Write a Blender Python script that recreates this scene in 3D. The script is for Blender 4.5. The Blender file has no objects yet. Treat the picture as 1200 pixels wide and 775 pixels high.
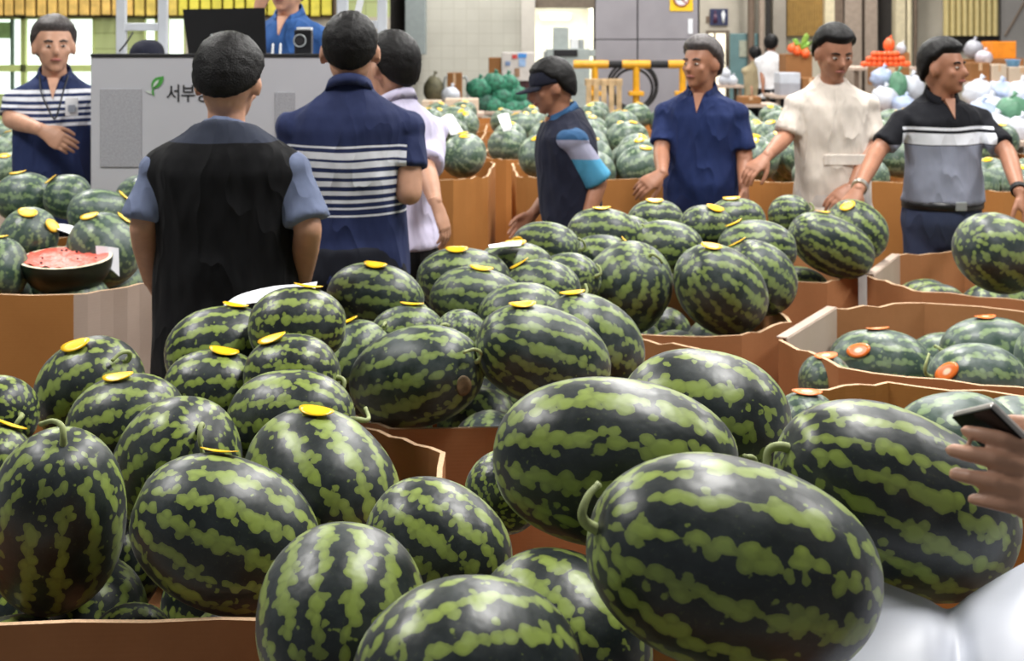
import bpy, bmesh, math, random
import numpy as np
from mathutils import Vector, Matrix, noise
R = random.Random(7)
SC = bpy.context.scene
COL = SC.collection

# ------------------------------------------------------------------ camera
F_PX, HZ, EYE = 1600.0, 48.0, 1.68          # focal length in px (1200 wide), horizon row, eye height
cam = bpy.data.cameras.new('camera'); cam_o = bpy.data.objects.new('camera', cam); COL.objects.link(cam_o)
cam.sensor_width = 36; cam.lens = 36 * F_PX / 1200
cam.shift_y = -(387.5 - HZ) / 1200
cam_o.location = (0, 0, EYE); cam_o.rotation_euler = (math.pi / 2, 0, 0)
cam.clip_end = 200
cam.dof.use_dof = True; cam.dof.focus_distance = 2.2; cam.dof.aperture_fstop = 9.0
SC.camera = cam_o

def P(px, py, Y):
    """photo pixel + distance -> point in the hall"""
    return Vector(((px - 600) / F_PX * Y, Y, EYE - (py - HZ) / F_PX * Y))

# ------------------------------------------------------------------ world, exposure
w = bpy.data.worlds.new('world'); SC.world = w; w.use_nodes = True
bg = w.node_tree.nodes['Background']
bg.inputs[0].default_value = (0.92, 0.97, 1.0, 1); bg.inputs[1].default_value = 0.20
SC.view_settings.view_transform = 'Standard'; SC.view_settings.look = 'None'
SC.view_settings.gamma = 1; SC.view_settings.use_curve_mapping = False
SC.view_settings.exposure = 0.05
LAMP_W = 215.0

# ------------------------------------------------------------------ helpers
def s2l(c):
    return tuple(((v / 255) / 12.92 if v / 255 <= 0.04045 else ((v / 255 + 0.055) / 1.055) ** 2.4) for v in c)

class NT:
    def __init__(s, m): s.t = m.node_tree; s.n = s.t.nodes; s.l = s.t.links
    def new(s, typ, **kw):
        n = s.n.new(typ)
        for k, v in kw.items(): setattr(n, k, v)
        return n
    def put(s, sock, v):
        if isinstance(v, bpy.types.NodeSocket): s.l.new(v, sock)
        else: sock.default_value = v
    def math(s, op, a, b=None, c=None):
        n = s.new('ShaderNodeMath', operation=op)
        s.put(n.inputs[0], a)
        if b is not None: s.put(n.inputs[1], b)
        if c is not None: s.put(n.inputs[2], c)
        return n.outputs[0]
    def mix(s, f, a, b):
        n = s.new('ShaderNodeMix', data_type='RGBA')
        s.put(n.inputs[0], f); s.put(n.inputs[6], a); s.put(n.inputs[7], b)
        return n.outputs[2]
    def noise(s, vec, scale, detail=2, rough=0.5, dim='3D', w=None):
        n = s.new('ShaderNodeTexNoise', noise_dimensions=dim)
        if vec is not None: s.l.new(vec, n.inputs['Vector'])
        if w is not None: s.put(n.inputs['W'], w)
        n.inputs['Scale'].default_value = scale; n.inputs['Detail'].default_value = detail; n.inputs['Roughness'].default_value = rough
        return n.outputs[0]
    def ramp(s, v, a, b):
        n = s.new('ShaderNodeMapRange', interpolation_type='SMOOTHSTEP')
        s.put(n.inputs[0], v); n.inputs[1].default_value = a; n.inputs[2].default_value = b
        return n.outputs[0]
    def sep(s, v):
        n = s.new('ShaderNodeSeparateXYZ'); s.l.new(v, n.inputs[0]); return n.outputs
    def comb(s, x, y, z):
        n = s.new('ShaderNodeCombineXYZ'); s.put(n.inputs[0], x); s.put(n.inputs[1], y); s.put(n.inputs[2], z); return n.outputs[0]
    def coord(s, which='Object'): return s.new('ShaderNodeTexCoord').outputs[which]
    def bump(s, h, strength=0.3, dist=0.01):
        n = s.new('ShaderNodeBump'); s.put(n.inputs['Height'], h); n.inputs['Strength'].default_value = strength; n.inputs['Distance'].default_value = dist
        return n.outputs[0]

MATS = {}
def c4(c): return (c[0], c[1], c[2], 1)
def mat(name, col, rough=0.6, metal=0.0, emit=None, es=1.0, var=0.12, nscale=12, bump=0.0, bscale=60, spec=0.5, alpha=1):
    """plain procedural material: colour with a little noise variation"""
    if name in MATS: return MATS[name]
    m = bpy.data.materials.new(name); m.use_nodes = True; MATS[name] = m
    t = NT(m); b = t.n['Principled BSDF']
    b.inputs['Roughness'].default_value = rough; b.inputs['Metallic'].default_value = metal
    b.inputs['Specular IOR Level'].default_value = spec
    col = s2l(col)
    co = t.coord()
    nz = t.noise(co, nscale, 3)
    lo = tuple(v * (1 - var) for v in col); hi = tuple(min(1, v * (1 + var)) for v in col)
    t.put(b.inputs['Base Color'], t.mix(t.ramp(nz, 0.3, 0.7), c4(lo), c4(hi)))
    if emit:
        b.inputs['Emission Color'].default_value = c4(s2l(emit)); b.inputs['Emission Strength'].default_value = es
    if bump:
        t.put(b.inputs['Normal'], t.bump(t.noise(co, bscale, 3), bump, 0.01))
    return m

def cloth(name, col, bands=(), xlim=None, z_hi=None, bump=0.35, rough=0.85, top=None):
    """fabric; bands = woven stripes [(z0, z1, colour)] in heights above the floor; top = (z, colour) yoke"""
    m = bpy.data.materials.new(name); m.use_nodes = True
    t = NT(m); b = t.n['Principled BSDF']
    b.inputs['Roughness'].default_value = rough; b.inputs['Specular IOR Level'].default_value = 0.25
    b.inputs['Sheen Weight'].default_value = 0.02
    co = t.coord(); xyz = t.sep(co)
    nz = t.noise(co, 5, 3)
    col = s2l(col)
    c = t.mix(t.ramp(nz, 0.3, 0.7), c4([v * .85 for v in col]), c4([min(1, v * 1.12) for v in col]))
    z = t.math('ADD', xyz[2], t.math('MULTIPLY', t.math('SUBTRACT', t.noise(co, 4, 1), 0.5), 0.02))
    if top:
        c = t.mix(t.math('GREATER_THAN', z, top[0]), c, c4(s2l(top[1])))
    for z0, z1, bc in bands:
        f = t.math('MULTIPLY', t.math('GREATER_THAN', z, z0), t.math('LESS_THAN', z, z1))
        if xlim: f = t.math('MULTIPLY', f, t.math('LESS_THAN', t.math('ABSOLUTE', xyz[0]), xlim))
        c = t.mix(f, c, c4(s2l(bc)))
    t.put(b.inputs['Base Color'], c)
    mp = t.new('ShaderNodeMapping'); t.l.new(co, mp.inputs[0]); mp.inputs['Scale'].default_value = (9, 9, 3.5); mp.inputs['Rotation'].default_value = (.3, .4, 0)
    fold = t.math('SUBTRACT', 1.0, t.math('ABSOLUTE', t.math('MULTIPLY_ADD', t.noise(mp.outputs[0], .8, 2, .5), 2.0, -1.0)))
    t.put(b.inputs['Normal'], t.bump(t.math('ADD', t.noise(mp.outputs[0], 1.0, 3, .45), t.math('MULTIPLY', t.math('POWER', fold, 5.0), .5)), bump, 0.05))
    return m

def mesh_obj(name, verts, faces, m=None, parent=None, smooth=False, loc=None):
    me = bpy.data.meshes.new(name); me.from_pydata([tuple(v) for v in verts], [], faces); me.update()
    return link(name, me, m, parent, smooth, loc)

def link(name, me, m=None, parent=None, smooth=False, loc=None):
    o = bpy.data.objects.new(name, me); COL.objects.link(o)
    if m is not None:
        me.materials.clear(); me.materials.append(m)
    if smooth and len(me.polygons): me.polygons.foreach_set('use_smooth', [True] * len(me.polygons))
    if parent: o.parent = parent
    if loc is not None: o.location = loc
    return o

def empty(name, loc=(0, 0, 0), rz=0):
    o = bpy.data.objects.new(name, None); COL.objects.link(o); o.location = loc; o.rotation_euler = (0, 0, rz)
    o.empty_display_size = 0.05
    return o

def tag(o, label, cat=None, group=None):
    o['label'] = label
    if cat: o['category'] = cat
    if group: o['group'] = group
    return o
def struct(o, label=None):
    o['kind'] = 'structure'
    if label: o['label'] = label
    return o

class MB:
    """collects closed shapes into one mesh"""
    def __init__(s): s.v = []; s.f = []; s.mi = []; s.cur = 0
    def add(s, vs, fs):
        b = len(s.v); s.v += [tuple(v) for v in vs]; s.f += [tuple(i + b for i in f) for f in fs]; s.mi += [s.cur] * len(fs); return s
    def box(s, c, size, M=None, bev=0):
        hx, hy, hz = size[0] / 2, size[1] / 2, size[2] / 2
        vs = [Vector((x, y, z)) for x in (-hx, hx) for y in (-hy, hy) for z in (-hz, hz)]
        if M is not None: vs = [M @ v for v in vs]
        return s.add([v + Vector(c) for v in vs], [(0, 1, 3, 2), (4, 6, 7, 5), (0, 4, 5, 1), (2, 3, 7, 6), (0, 2, 6, 4), (1, 5, 7, 3)])
    def bbox(s, c, size, bev=.006, M=None):
        """bevelled box"""
        bm = bmesh.new(); bmesh.ops.create_cube(bm, size=1)
        bmesh.ops.scale(bm, vec=size, verts=bm.verts)
        bmesh.ops.bevel(bm, geom=bm.edges[:], offset=min(bev, min(size) * .45), segments=2, affect='EDGES', profile=.5)
        bm.verts.index_update()
        vs = [(M @ v.co if M is not None else v.co.copy()) + Vector(c) for v in bm.verts]; fs = [tuple(v.index for v in f.verts) for f in bm.faces]
        bm.free(); return s.add(vs, fs)
    def rings(s, rings, cap=True):
        n = len(rings[0]); vs = [p for r in rings for p in r]; fs = []
        for i in range(len(rings) - 1):
            for j in range(n):
                k = (j + 1) % n; fs.append((i * n + j, i * n + k, (i + 1) * n + k, (i + 1) * n + j))
        if cap:
            fs.append(tuple(range(n - 1, -1, -1))); fs.append(tuple((len(rings) - 1) * n + j for j in range(n)))
        return s.add(vs, fs)
    def loft(s, secs, n=20):
        """secs = [(centre, u, v)]: ellipse with half-axis vectors u, v"""
        return s.rings([[Vector(c) + Vector(u) * math.cos(2 * math.pi * j / n) + Vector(v) * math.sin(2 * math.pi * j / n) for j in range(n)] for c, u, v in secs])
    def frame(s, d):
        d = Vector(d).normalized(); a = Vector((0, 0, 1)) if abs(d.z) < .9 else Vector((1, 0, 0))
        u = d.cross(a).normalized(); return d, u, d.cross(u).normalized()
    def cone(s, p0, p1, r0, r1, n=16):
        p0 = Vector(p0); p1 = Vector(p1); d, u, v = s.frame(p1 - p0)
        return s.loft([(p0, u * r0, v * r0), (p1, u * r1, v * r1)], n)
    def cap(s, p0, p1, r0, r1, n=14):
        p0 = Vector(p0); p1 = Vector(p1); d, u, v = s.frame(p1 - p0); secs = []
        for a in (-80, -50, -25): c, q = math.sin(math.radians(a)), math.cos(math.radians(a)); secs.append((p0 + d * r0 * c, u * r0 * q, v * r0 * q))
        secs.append((p0, u * r0, v * r0)); secs.append((p1, u * r1, v * r1))
        for a in (25, 50, 80): c, q = math.sin(math.radians(a)), math.cos(math.radians(a)); secs.append((p1 + d * r1 * c, u * r1 * q, v * r1 * q))
        return s.loft(secs, n)
    def ell(s, c, a, b, d, n=18, m=10):
        """ellipsoid with half-axis vectors a, b, d"""
        c = Vector(c); a = Vector(a); b = Vector(b); d = Vector(d); secs = []
        for i in range(m + 1):
            t = -math.pi / 2 * .97 + math.pi * .97 * i / m; secs.append((c + d * math.sin(t), a * math.cos(t), b * math.cos(t)))
        return s.loft(secs, n)
    def tube(s, pts, rad, n=8):
        pts = [Vector(p) for p in pts]; rings = []; d0, u, v = s.frame(pts[1] - pts[0])
        for i, p in enumerate(pts):
            d = (pts[min(i + 1, len(pts) - 1)] - pts[max(i - 1, 0)]).normalized()
            u = (u - d * u.dot(d)).normalized(); v = d.cross(u)
            r = rad[i] if isinstance(rad, (list, tuple)) else rad
            rings.append([p + u * r * math.cos(2 * math.pi * j / n) + v * r * math.sin(2 * math.pi * j / n) for j in range(n)])
        return s.rings(rings)
    def build(s, name, m=None, parent=None, smooth=False, loc=None):
        if loc is not None and parent is None: s.v = [tuple(Vector(v) - Vector(loc)) for v in s.v]
        o = mesh_obj(name, s.v, s.f, None, parent, smooth, loc)
        ms = m if isinstance(m, (list, tuple)) else [m]
        for q in ms: o.data.materials.append(q)
        if len(ms) > 1: o.data.polygons.foreach_set('material_index', s.mi)
        bm = bmesh.new(); bm.from_mesh(o.data); bmesh.ops.recalc_face_normals(bm, faces=bm.faces); bm.to_mesh(o.data); bm.free()
        return o

def spline(pts, n=8):
    """Catmull-Rom through points"""
    pts = [Vector(p) for p in pts]; q = [pts[0] * 2 - pts[1]] + pts + [pts[-1] * 2 - pts[-2]]; out = []
    for i in range(1, len(q) - 2):
        for k in range(n):
            t = k / n; a, b, c, d = q[i - 1], q[i], q[i + 1], q[i + 2]
            out.append(.5 * ((2 * b) + (c - a) * t + (2 * a - 5 * b + 4 * c - d) * t * t + (3 * b - a - 3 * c + d) * t ** 3))
    out.append(pts[-1]); return out

def remeshed(mb, voxel, smooth=4, wrinkle=0.0, wscale=6, seed=0, decim=None):
    """union of the collected closed shapes as one continuous surface"""
    me = bpy.data.meshes.new('tmp'); me.from_pydata(mb.v, [], mb.f); me.update()
    bm = bmesh.new(); bm.from_mesh(me); bmesh.ops.recalc_face_normals(bm, faces=bm.faces); bm.to_mesh(me); bm.free()
    o = bpy.data.objects.new('tmp', me); COL.objects.link(o)
    md = o.modifiers.new('r', 'REMESH'); md.mode = 'VOXEL'; md.voxel_size = voxel; md.use_smooth_shade = True
    if smooth:
        sm = o.modifiers.new('s', 'SMOOTH'); sm.factor = .5; sm.iterations = smooth
    dg = bpy.context.evaluated_depsgraph_get()
    out = bpy.data.meshes.new_from_object(o.evaluated_get(dg), depsgraph=dg)
    bpy.data.objects.remove(o); bpy.data.meshes.remove(me)
    if wrinkle:
        n = len(out.vertices); nor = [v.normal.copy() for v in out.vertices]
        for i, v in enumerate(out.vertices):
            p = v.co
            q = Vector((p.x * wscale + seed, p.y * wscale, p.z * wscale * .55 + p.x * 2))
            a = 1 - abs(noise.noise(q)) * 2
            v.co = p + nor[i] * wrinkle * (a * .7 + noise.noise(q * 2.3) * .5)
        out.update()
    out.polygons.foreach_set('use_smooth', [True] * len(out.polygons))
    return out

def joined(meshes, name):
    bm = bmesh.new()
    for m in meshes: bm.from_mesh(m)
    out = bpy.data.meshes.new(name); bm.to_mesh(out); bm.free()
    out.polygons.foreach_set('use_smooth', [True] * len(out.polygons)); return out

# ------------------------------------------------------------------ the hall
def tile_mat(name, a, b, mortar, w, h):
    m = bpy.data.materials.new(name); m.use_nodes = True; t = NT(m); bs = t.n['Principled BSDF']
    bs.inputs['Roughness'].default_value = .55
    co = t.coord(); x = t.sep(co)
    br = t.new('ShaderNodeTexBrick'); br.offset = 0.0
    t.l.new(t.comb(x[0], x[2], 0.0), br.inputs['Vector'])
    br.inputs['Color1'].default_value = c4(s2l(a)); br.inputs['Color2'].default_value = c4(s2l(b)); br.inputs['Mortar'].default_value = c4(s2l(mortar))
    br.inputs['Scale'].default_value = 1; br.inputs['Brick Width'].default_value = w; br.inputs['Row Height'].default_value = h; br.inputs['Mortar Size'].default_value = .006
    dirt = t.ramp(t.noise(co, 1.3, 5), .35, .8)
    t.put(bs.inputs['Base Color'], t.mix(t.math('MULTIPLY', dirt, .25), br.outputs[0], c4(s2l((120, 115, 105)))))
    return m
def concrete(name, a, b, sc=1.5):
    m = bpy.data.materials.new(name); m.use_nodes = True; t = NT(m); bs = t.n['Principled BSDF']
    bs.inputs['Roughness'].default_value = .8
    co = t.coord(); n1 = t.ramp(t.noise(co, sc, 6, .6), .3, .7); n2 = t.noise(co, sc * 14, 3)
    t.put(bs.inputs['Base Color'], t.mix(t.math('ADD', t.math('MULTIPLY', n1, .8), t.math('MULTIPLY', n2, .2)), c4(s2l(a)), c4(s2l(b))))
    t.put(bs.inputs['Normal'], t.bump(n2, .15, .01)); return m

m_floor = concrete('floor_concrete', (105, 104, 100), (140, 138, 132), .8)
m_beige = concrete('beige_plaster', (168, 160, 146), (188, 181, 167), 1.2)
m_tile = tile_mat('pale_wall_tile', (194, 191, 180), (190, 187, 176), (180, 176, 164), .2, .2)
m_green_wall = tile_mat('pale_green_wall', (178, 190, 130), (172, 184, 124), (140, 150, 95), .5, .16)
m_dark = mat('dark_opening', (38, 34, 32), .8)
m_grey_metal = mat('grey_metal', (150, 146, 152), .45, .3, var=.06, nscale=2)
m_steel = mat('pale_steel', (160, 165, 166), .4, .4, var=.05)
m_white_paint = mat('white_paint', (222, 224, 226), .4, var=.04)
m_brownpipe = mat('brown_pipe', (105, 88, 74), .6)
m_cream = mat('cream_paint', (205, 192, 160), .6, var=.08)
m_mauve = mat('greyish_column', (150, 134, 120), .7, var=.1)
m_gold = mat('golden_board', (214, 176, 96), .55, var=.22, nscale=9)
m_limeboard = mat('lime_board', (202, 190, 70), .55, var=.15, nscale=9)
m_gframe = mat('pale_green_frame', (176, 188, 118), .5, var=.06)
m_day = mat('daylight_pane', (240, 250, 248), .2, emit=(240, 252, 248), es=1.25, var=0)
m_roof = mat('roof_sheet', (172, 174, 172), .6, var=.06)
m_black = mat('black_plastic', (16, 16, 19), .35, var=.1)
m_blackm = mat('black_matte', (22, 21, 24), .7, var=.1)

def slab(name, x0, x1, y0, y1, z0, z1, m, label=None, parent=None, off=None):
    mb = MB().box(((x0 + x1) / 2, (y0 + y1) / 2, (z0 + z1) / 2), (x1 - x0, y1 - y0, z1 - z0))
    if parent: return mb.build(name, m, parent)
    o = mb.build(name, m, loc=((x0 + x1) / 2, y0, z0)); return struct(o, label)
def X(px, Y): return (px - 600) / F_PX * Y
def Z(py, Y): return EYE - (py - HZ) / F_PX * Y
def wslab(name, px0, px1, py0, py1, Y, th, m, parent=None, label=None, z0=None, z1=None):
    a = slab(name, X(px0, Y), X(px1, Y), Y, Y + th, Z(py1, Y) if z0 is None else z0, Z(py0, Y) if z1 is None else z1, m, label, parent); return a

slab('floor', -12, 13, -5, 26.5, -.12, 0, m_floor, 'grey concrete floor of the market hall')
slab('ceiling', -12, 13, -5, 26.5, 6.5, 6.62, m_roof, 'pale sheet roof of the market hall')
BW = 22.0
wslab('wall_back', 453, 611, 0, 0, BW, .3, m_tile, z0=0, z1=6.5, label='pale tiled wall behind the green net sacks')
# lit room beyond the doorway
rm = bpy.data.objects.new('wall_storeroom', None); COL.objects.link(rm); struct(rm, 'white storeroom seen through the open doorway')
m_room = mat('room_white', (232, 230, 218), .6, var=.03)
slab('back', X(622, BW), X(702, BW), 24.6, 24.8, 0, 3.2, m_room, parent=rm)
slab('side', X(608, BW), X(614, BW), 22.32, 24.6, 0, 3.2, m_room, parent=rm)
slab('side', X(699, BW), X(704, BW), 22.32, 24.6, 0, 3.2, m_room, parent=rm)
slab('soffit', X(608, BW), X(704, BW), 22.32, 24.8, 3.0, 3.2, m_room, parent=rm)
wslab('trim_1', 611, 627, 0, 0, BW - .1, .5, concrete('pale_column', (190, 184, 176), (206, 200, 190)), z0=0, z1=6.5, label='pale grey column left of the lit doorway')
wslab('trim_2', 627, 697, -40, 9, BW, .3, mat('lintel_brown', (110, 98, 84), .7), z1=6.5, label='brownish lintel over the lit doorway')
# big grey sliding doors
d1 = empty('door_1', (X(758, BW), BW, 0)); struct(d1, 'large grey metal double door with dark seams')
inv = d1.location
def rel(mb, o): mb.v = [tuple(Vector(v) - o.location) for v in mb.v]; return mb
for a, b in ((698, 746.5), (747.8, 818)):
    for z0, z1 in ((0, Z(47, BW)), (Z(46, BW), 3.6), (3.62, 5.2)):
        x0, x1 = X(a, BW), X(b, BW)
        rel(MB().bbox(((x0 + x1) / 2, BW + .05, (z0 + z1) / 2), (x1 - x0, .1, z1 - z0), .008), d1).build('panel', m_grey_metal, d1)
rel(MB().box((X(758, BW), BW + .16, 2.6), (X(820, BW) - X(696, BW), .1, 5.2)), d1).build('backing', m_dark, d1)
wslab('wall_right', 820, 1420, 0, 0, BW, .3, m_beige, z0=0, z1=6.5, label='beige plaster wall behind the fruit stalls')
wslab('trim_3', 696, 820, 0, 0, BW, .3, m_beige, z0=5.25, z1=6.5, label='beige wall band above the grey double door')
# restroom doorway with light, open teal door
d2 = empty('door_2', (X(840, BW), BW, 0)); struct(d2, 'narrow lit doorway beneath the restroom sign')
rel(MB().box((X(841, BW), BW - .02, .92), (.37, .04, 1.86)), d2).build('frame', mat('door_frame_brown', (96, 84, 70), .6), d2)
rel(MB().box((X(833, BW), BW - .05, .92), (.07, .03, 1.76)), d2).build('pane', mat('warm_lit', (250, 240, 215), .4, emit=(255, 244, 214), es=.9, var=0), d2)
rel(MB().box((X(844, BW), BW - .05, .92), (.15, .03, 1.76)), d2).build('pane', MATS['warm_lit'], d2)
d3 = empty('door_3', (X(870, BW), BW - .2, 0)); struct(d3, 'teal green metal door with a small frosted window')
m_teal = mat('teal_paint', (88, 118, 120), .5, var=.06)
rel(MB().bbox((X(870, BW), BW - .22, .9), (.48, .05, 1.8), .01), d3).build('leaf', m_teal, d3)
rel(MB().bbox((X(868, BW), BW - .25, Z(57, BW)), (.13, .02, .26), .004), d3).build('pane', mat('frosted', (150, 152, 136), .4), d3)
rel(MB().cap((X(856, BW), BW - .27, .95), (X(859, BW), BW - .27, .95), .012, .012), d3).build('handle', m_steel, d3)
# columns and pipes right of the restroom
cols = [(876, 884, m_brownpipe), (889, 896, m_mauve), (897, 903, m_dark), (906, 921, concrete('grey_col', (128, 120, 110), (148, 140, 128)))]
k = 4
for a, b, m in cols + [(967, 978, m_cream), (978, 988, m_brownpipe), (990, 1010, m_mauve), (1014, 1028, m_mauve), (1050, 1061, m_cream), (1063, 1069, m_cream), (1071, 1075, m_brownpipe)]:
    o = MB().cone((0, 0, 0), (0, 0, 6.4), X(b, 22) - X(a, 22), 0, 4) if False else None
    yy = BW - .3
    if b - a < 9:
        r = (X(b, yy) - X(a, yy)) / 2
        o = MB().cone((X((a + b) / 2, yy), yy, 0), (X((a + b) / 2, yy), yy, 6.45), r, r, 14).build('trim_%d' % k, m, smooth=False, loc=(X((a + b) / 2, yy), yy, 0)); struct(o, 'vertical pipe on the beige wall')
    else:
        wslab('trim_%d' % k, a, b, 0, 0, yy, .28, m, z0=0, z1=6.45, label='upright column on the beige wall')
    k += 1
wslab('trim_%d' % k, 1030, 1048, 0, 0, BW - .06, .05, m_dark, z0=0, z1=6.4, label='dark opening between the columns'); k += 1
def ribbed(name, px0, px1, py0, py1, Y, n, m, label, amp=.025):
    x0, x1, z0, z1 = X(px0, Y), X(px1, Y), Z(py1, Y), Z(py0, Y); vs = []; fs = []
    for i in range(n * 6 + 1):
        t = i / (n * 6); y = Y - amp * abs(math.sin(math.pi * n * t)) ** .6
        for zz in (z0, z1):
            for d in (0, .03): vs.append((x0 + (x1 - x0) * t, y + d, zz))
    for i in range(n * 6):
        a = i * 4; b = a + 4
        fs += [(a, b, b + 2, a + 2), (a + 1, a + 3, b + 3, b + 1), (a, a + 1, b + 1, b), (a + 2, b + 2, b + 3, a + 3)]
    fs += [(0, 2, 3, 1), (n * 24, n * 24 + 1, n * 24 + 3, n * 24 + 2)]
    c = Vector(((x0 + x1) / 2, Y, z0)); o = mesh_obj(name, [Vector(v) - c for v in vs], fs, m, loc=c); return struct(o, label)
ribbed('window_curtain', 922, 966, -160, 42, BW - .12, 14, mat('ochre_cloth', (150, 118, 62), .8), 'ochre ribbed curtain behind the man in cream')
ribbed('window_shutter', 1106, 1170, -160, 42, BW - .12, 9, mat('beige_shutter', (198, 180, 124), .5, var=.05), 'beige ribbed shutter above the fruit crates', .05)
wslab('trim_%d' % k, 1103, 1173, 42, 60, BW - .05, .05, m_dark, label='dark gap beneath the beige shutter'); k += 1
wslab('trim_%d' % k, 1173, 1420, 0, 0, BW - .1, .1, concrete('grey_wall', (140, 136, 134), (160, 156, 152)), z0=0, z1=6.4, label='grey wall right of the beige shutter'); k += 1
o = MB().cone(P(1178, 42, 21.8), P(1206, -6, 21.8), .02, .02, 8).build('trim_%d' % k, m_brownpipe); struct(o, 'thin slanting pipe on the grey wall'); k += 1

# dark recess + grey cabinet panel
wslab('trim_%d' % k, 454, 476, -60, 66, 21.8, .2, m_dark, z1=5, label='dark recess beside the grey metal box'); k += 1
g = MB().bbox((X(487.5, 21.6), 21.6, Z(-40, 21.6) / 2 + Z(64, 21.6) / 2), (X(500, 21.6) - X(476, 21.6), .35, Z(-40, 21.6) - Z(64, 21.6)), .015).build('metal_cabinet', mat('cabinet_grey', (142, 150, 150), .45, var=.05), loc=(X(487, 21.6), 21.6, Z(64, 21.6)))
tag(g, 'tall grey metal wall box on the pale tiled wall', 'cabinet')

# left wall with daylight windows and the row of golden boards above
LW = 14.0
wl = empty('wall_left', (-3.5, LW, 0)); struct(wl, 'pale green wall with bright windows behind the auction stand')
def lbox(name, px0, px1, py0, py1, m, y=LW, th=.1, z0=None, z1=None, par=wl):
    a, b = X(px0, y), X(px1, y); c, d = (Z(py1, y) if z0 is None else z0), (Z(py0, y) if z1 is None else z1)
    return rel(MB().box(((a + b) / 2, y + th / 2, (c + d) / 2), (b - a, th, d - c)), par).build(name, m, par)
rows = [(-400, -90), (-60, 26), (28, 110), (116, 167), (168, 183), (185, 194), (195, 217), (219, 456)]
xs_open = [(-60, 26), (28, 110), (168, 183), (195, 217)]
lbox('wall_lower', -400, 456, 0, 0, m_green_wall, z0=0, z1=Z(110, LW))
lbox('wall_upper', -400, 456, 0, 0, m_green_wall, z0=Z(20, LW), z1=6.4)
px = -400
for a, b in xs_open:
    lbox('wall_pier', px, a, 0, 0, m_green_wall, z0=Z(110, LW), z1=Z(20, LW)); px = b
lbox('wall_pier', px, 456, 0, 0, m_beige, z0=Z(110, LW), z1=Z(20, LW))
for i, (a, b) in enumerate(xs_open):
    wn = empty('window_%d' % (i + 1), (X((a + b) / 2, LW), LW, Z(110, LW))); struct(wn, 'bright daylight window with pale green frame')
    lbox('pane', a, b, 20, 110, m_day, LW + .06, .02, par=wn)
    for q in ((a, a + 2), (b - 2, b)): lbox('frame', q[0], q[1], 20, 110, m_gframe, LW - .02, .06, par=wn)
    lbox('frame', a, b, 20, 22.5, m_gframe, LW - .02, .06, par=wn)
    if i < 2: lbox('transom', a, b, 76, 84, m_gframe, LW - .02, .06, par=wn)
    if i == 0:
        lbox('mullion', 12, 15, 22, 110, mat('dark_green_bar', (60, 84, 62), .5), LW - .015, .05, par=wn)
        lbox('shade', -60, 12, 26, 45, mat('green_blind', (120, 150, 92), .6), LW + .0, .03, par=wn)
px = -20.0
while px < 385:
    wd = 10.6 + R.uniform(-.8, 1.0)
    m = m_gold if px < 150 else m_limeboard if px > 205 else mat('mid_board', (206, 180, 88), .55, var=.2, nscale=9)
    bot = 18.5 + R.uniform(-1, 1)
    a, b = X(px, LW - .12), X(px + wd, LW - .12); z0 = Z(bot, LW - .12)
    rel(MB().bbox(((a + b) / 2, LW - .09 + R.uniform(-.012, .012), (z0 + 2.75) / 2), (b - a, .05, 2.75 - z0), .012), wl).build('board', m, wl)
    px += wd + 2.2
lbox('board_backing', -20, 390, -60, 20, mat('dark_brown', (62, 40, 26), .8), LW - .035, .03)
for q in (347, 352.5, 391): lbox('conduit', q, q + 2.5, -60, 100, m_brownpipe, LW - .06, .05)
slab('wall_left_end', -2.2, -2.1, LW + .1, BW, 0, 6.4, m_dark, 'dark return wall beside the tiled wall')

# ------------------------------------------------------------------ lamps hung from the roof
m_tube = mat('lamp_tube', (255, 255, 250), .4, emit=(255, 252, 244), es=6, var=0)
LX = [(-3.6, 3.2), (-3.6, 8.0), (-3.6, 12.6), (1.5, 2.9), (1.5, 6.6), (1.5, 11.0), (1.5, 16.0), (5.6, 5.0), (5.6, 10.0), (5.6, 15.5), (-.6, 20.0), (4.5, 20.0)]
for i, (lx, ly) in enumerate(LX):
    e = empty('ceiling_lamp', (lx, ly, 5.2)); tag(e, 'white hanging strip lamp under the hall roof', 'lamp', 'strip lamps under the roof')
    MB().bbox((0, 0, .05), (.36, 1.5, .09), .01).build('housing', m_white_paint, e)
    for q in (-.1, .1): MB().cap((q, -.68, -.012), (q, .68, -.012), .016, .016).build('tube', m_tube, e, True)
    for q in (-.5, .5): MB().cone((0, q, .09), (0, q, 1.3), .006, .006, 6).build('rod', m_steel, e)
    L = bpy.data.lights.new('lamp_light', 'AREA'); L.shape = 'RECTANGLE'; L.size = .8; L.size_y = 1.8; L.energy = LAMP_W; L.color = (1, .985, .95)
    lo = bpy.data.objects.new('lamp_light', L); COL.objects.link(lo); lo.parent = e; lo.location = (0, 0, -.06)
e = empty('storeroom_lamp', P(651, 20, 24.3)); tag(e, 'glowing strip lamp in the white storeroom doorway', 'lamp')
MB().cap((-.22, 0, 0), (.22, 0, 0), .045, .045).build('tube', mat('lamp_tube2', (255, 255, 245), .4, emit=(255, 255, 240), es=3, var=0), e, True)
MB().bbox((0, .03, .06), (.6, .06, .04), .01).build('housing', m_white_paint, e)
L = bpy.data.lights.new('storeroom_light', 'AREA'); L.size = .8; L.energy = 45; L.color = (1, .98, .9)
lo = bpy.data.objects.new('storeroom_light', L); COL.objects.link(lo); lo.parent = e; lo.location = (0, -.9, .25)

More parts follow.
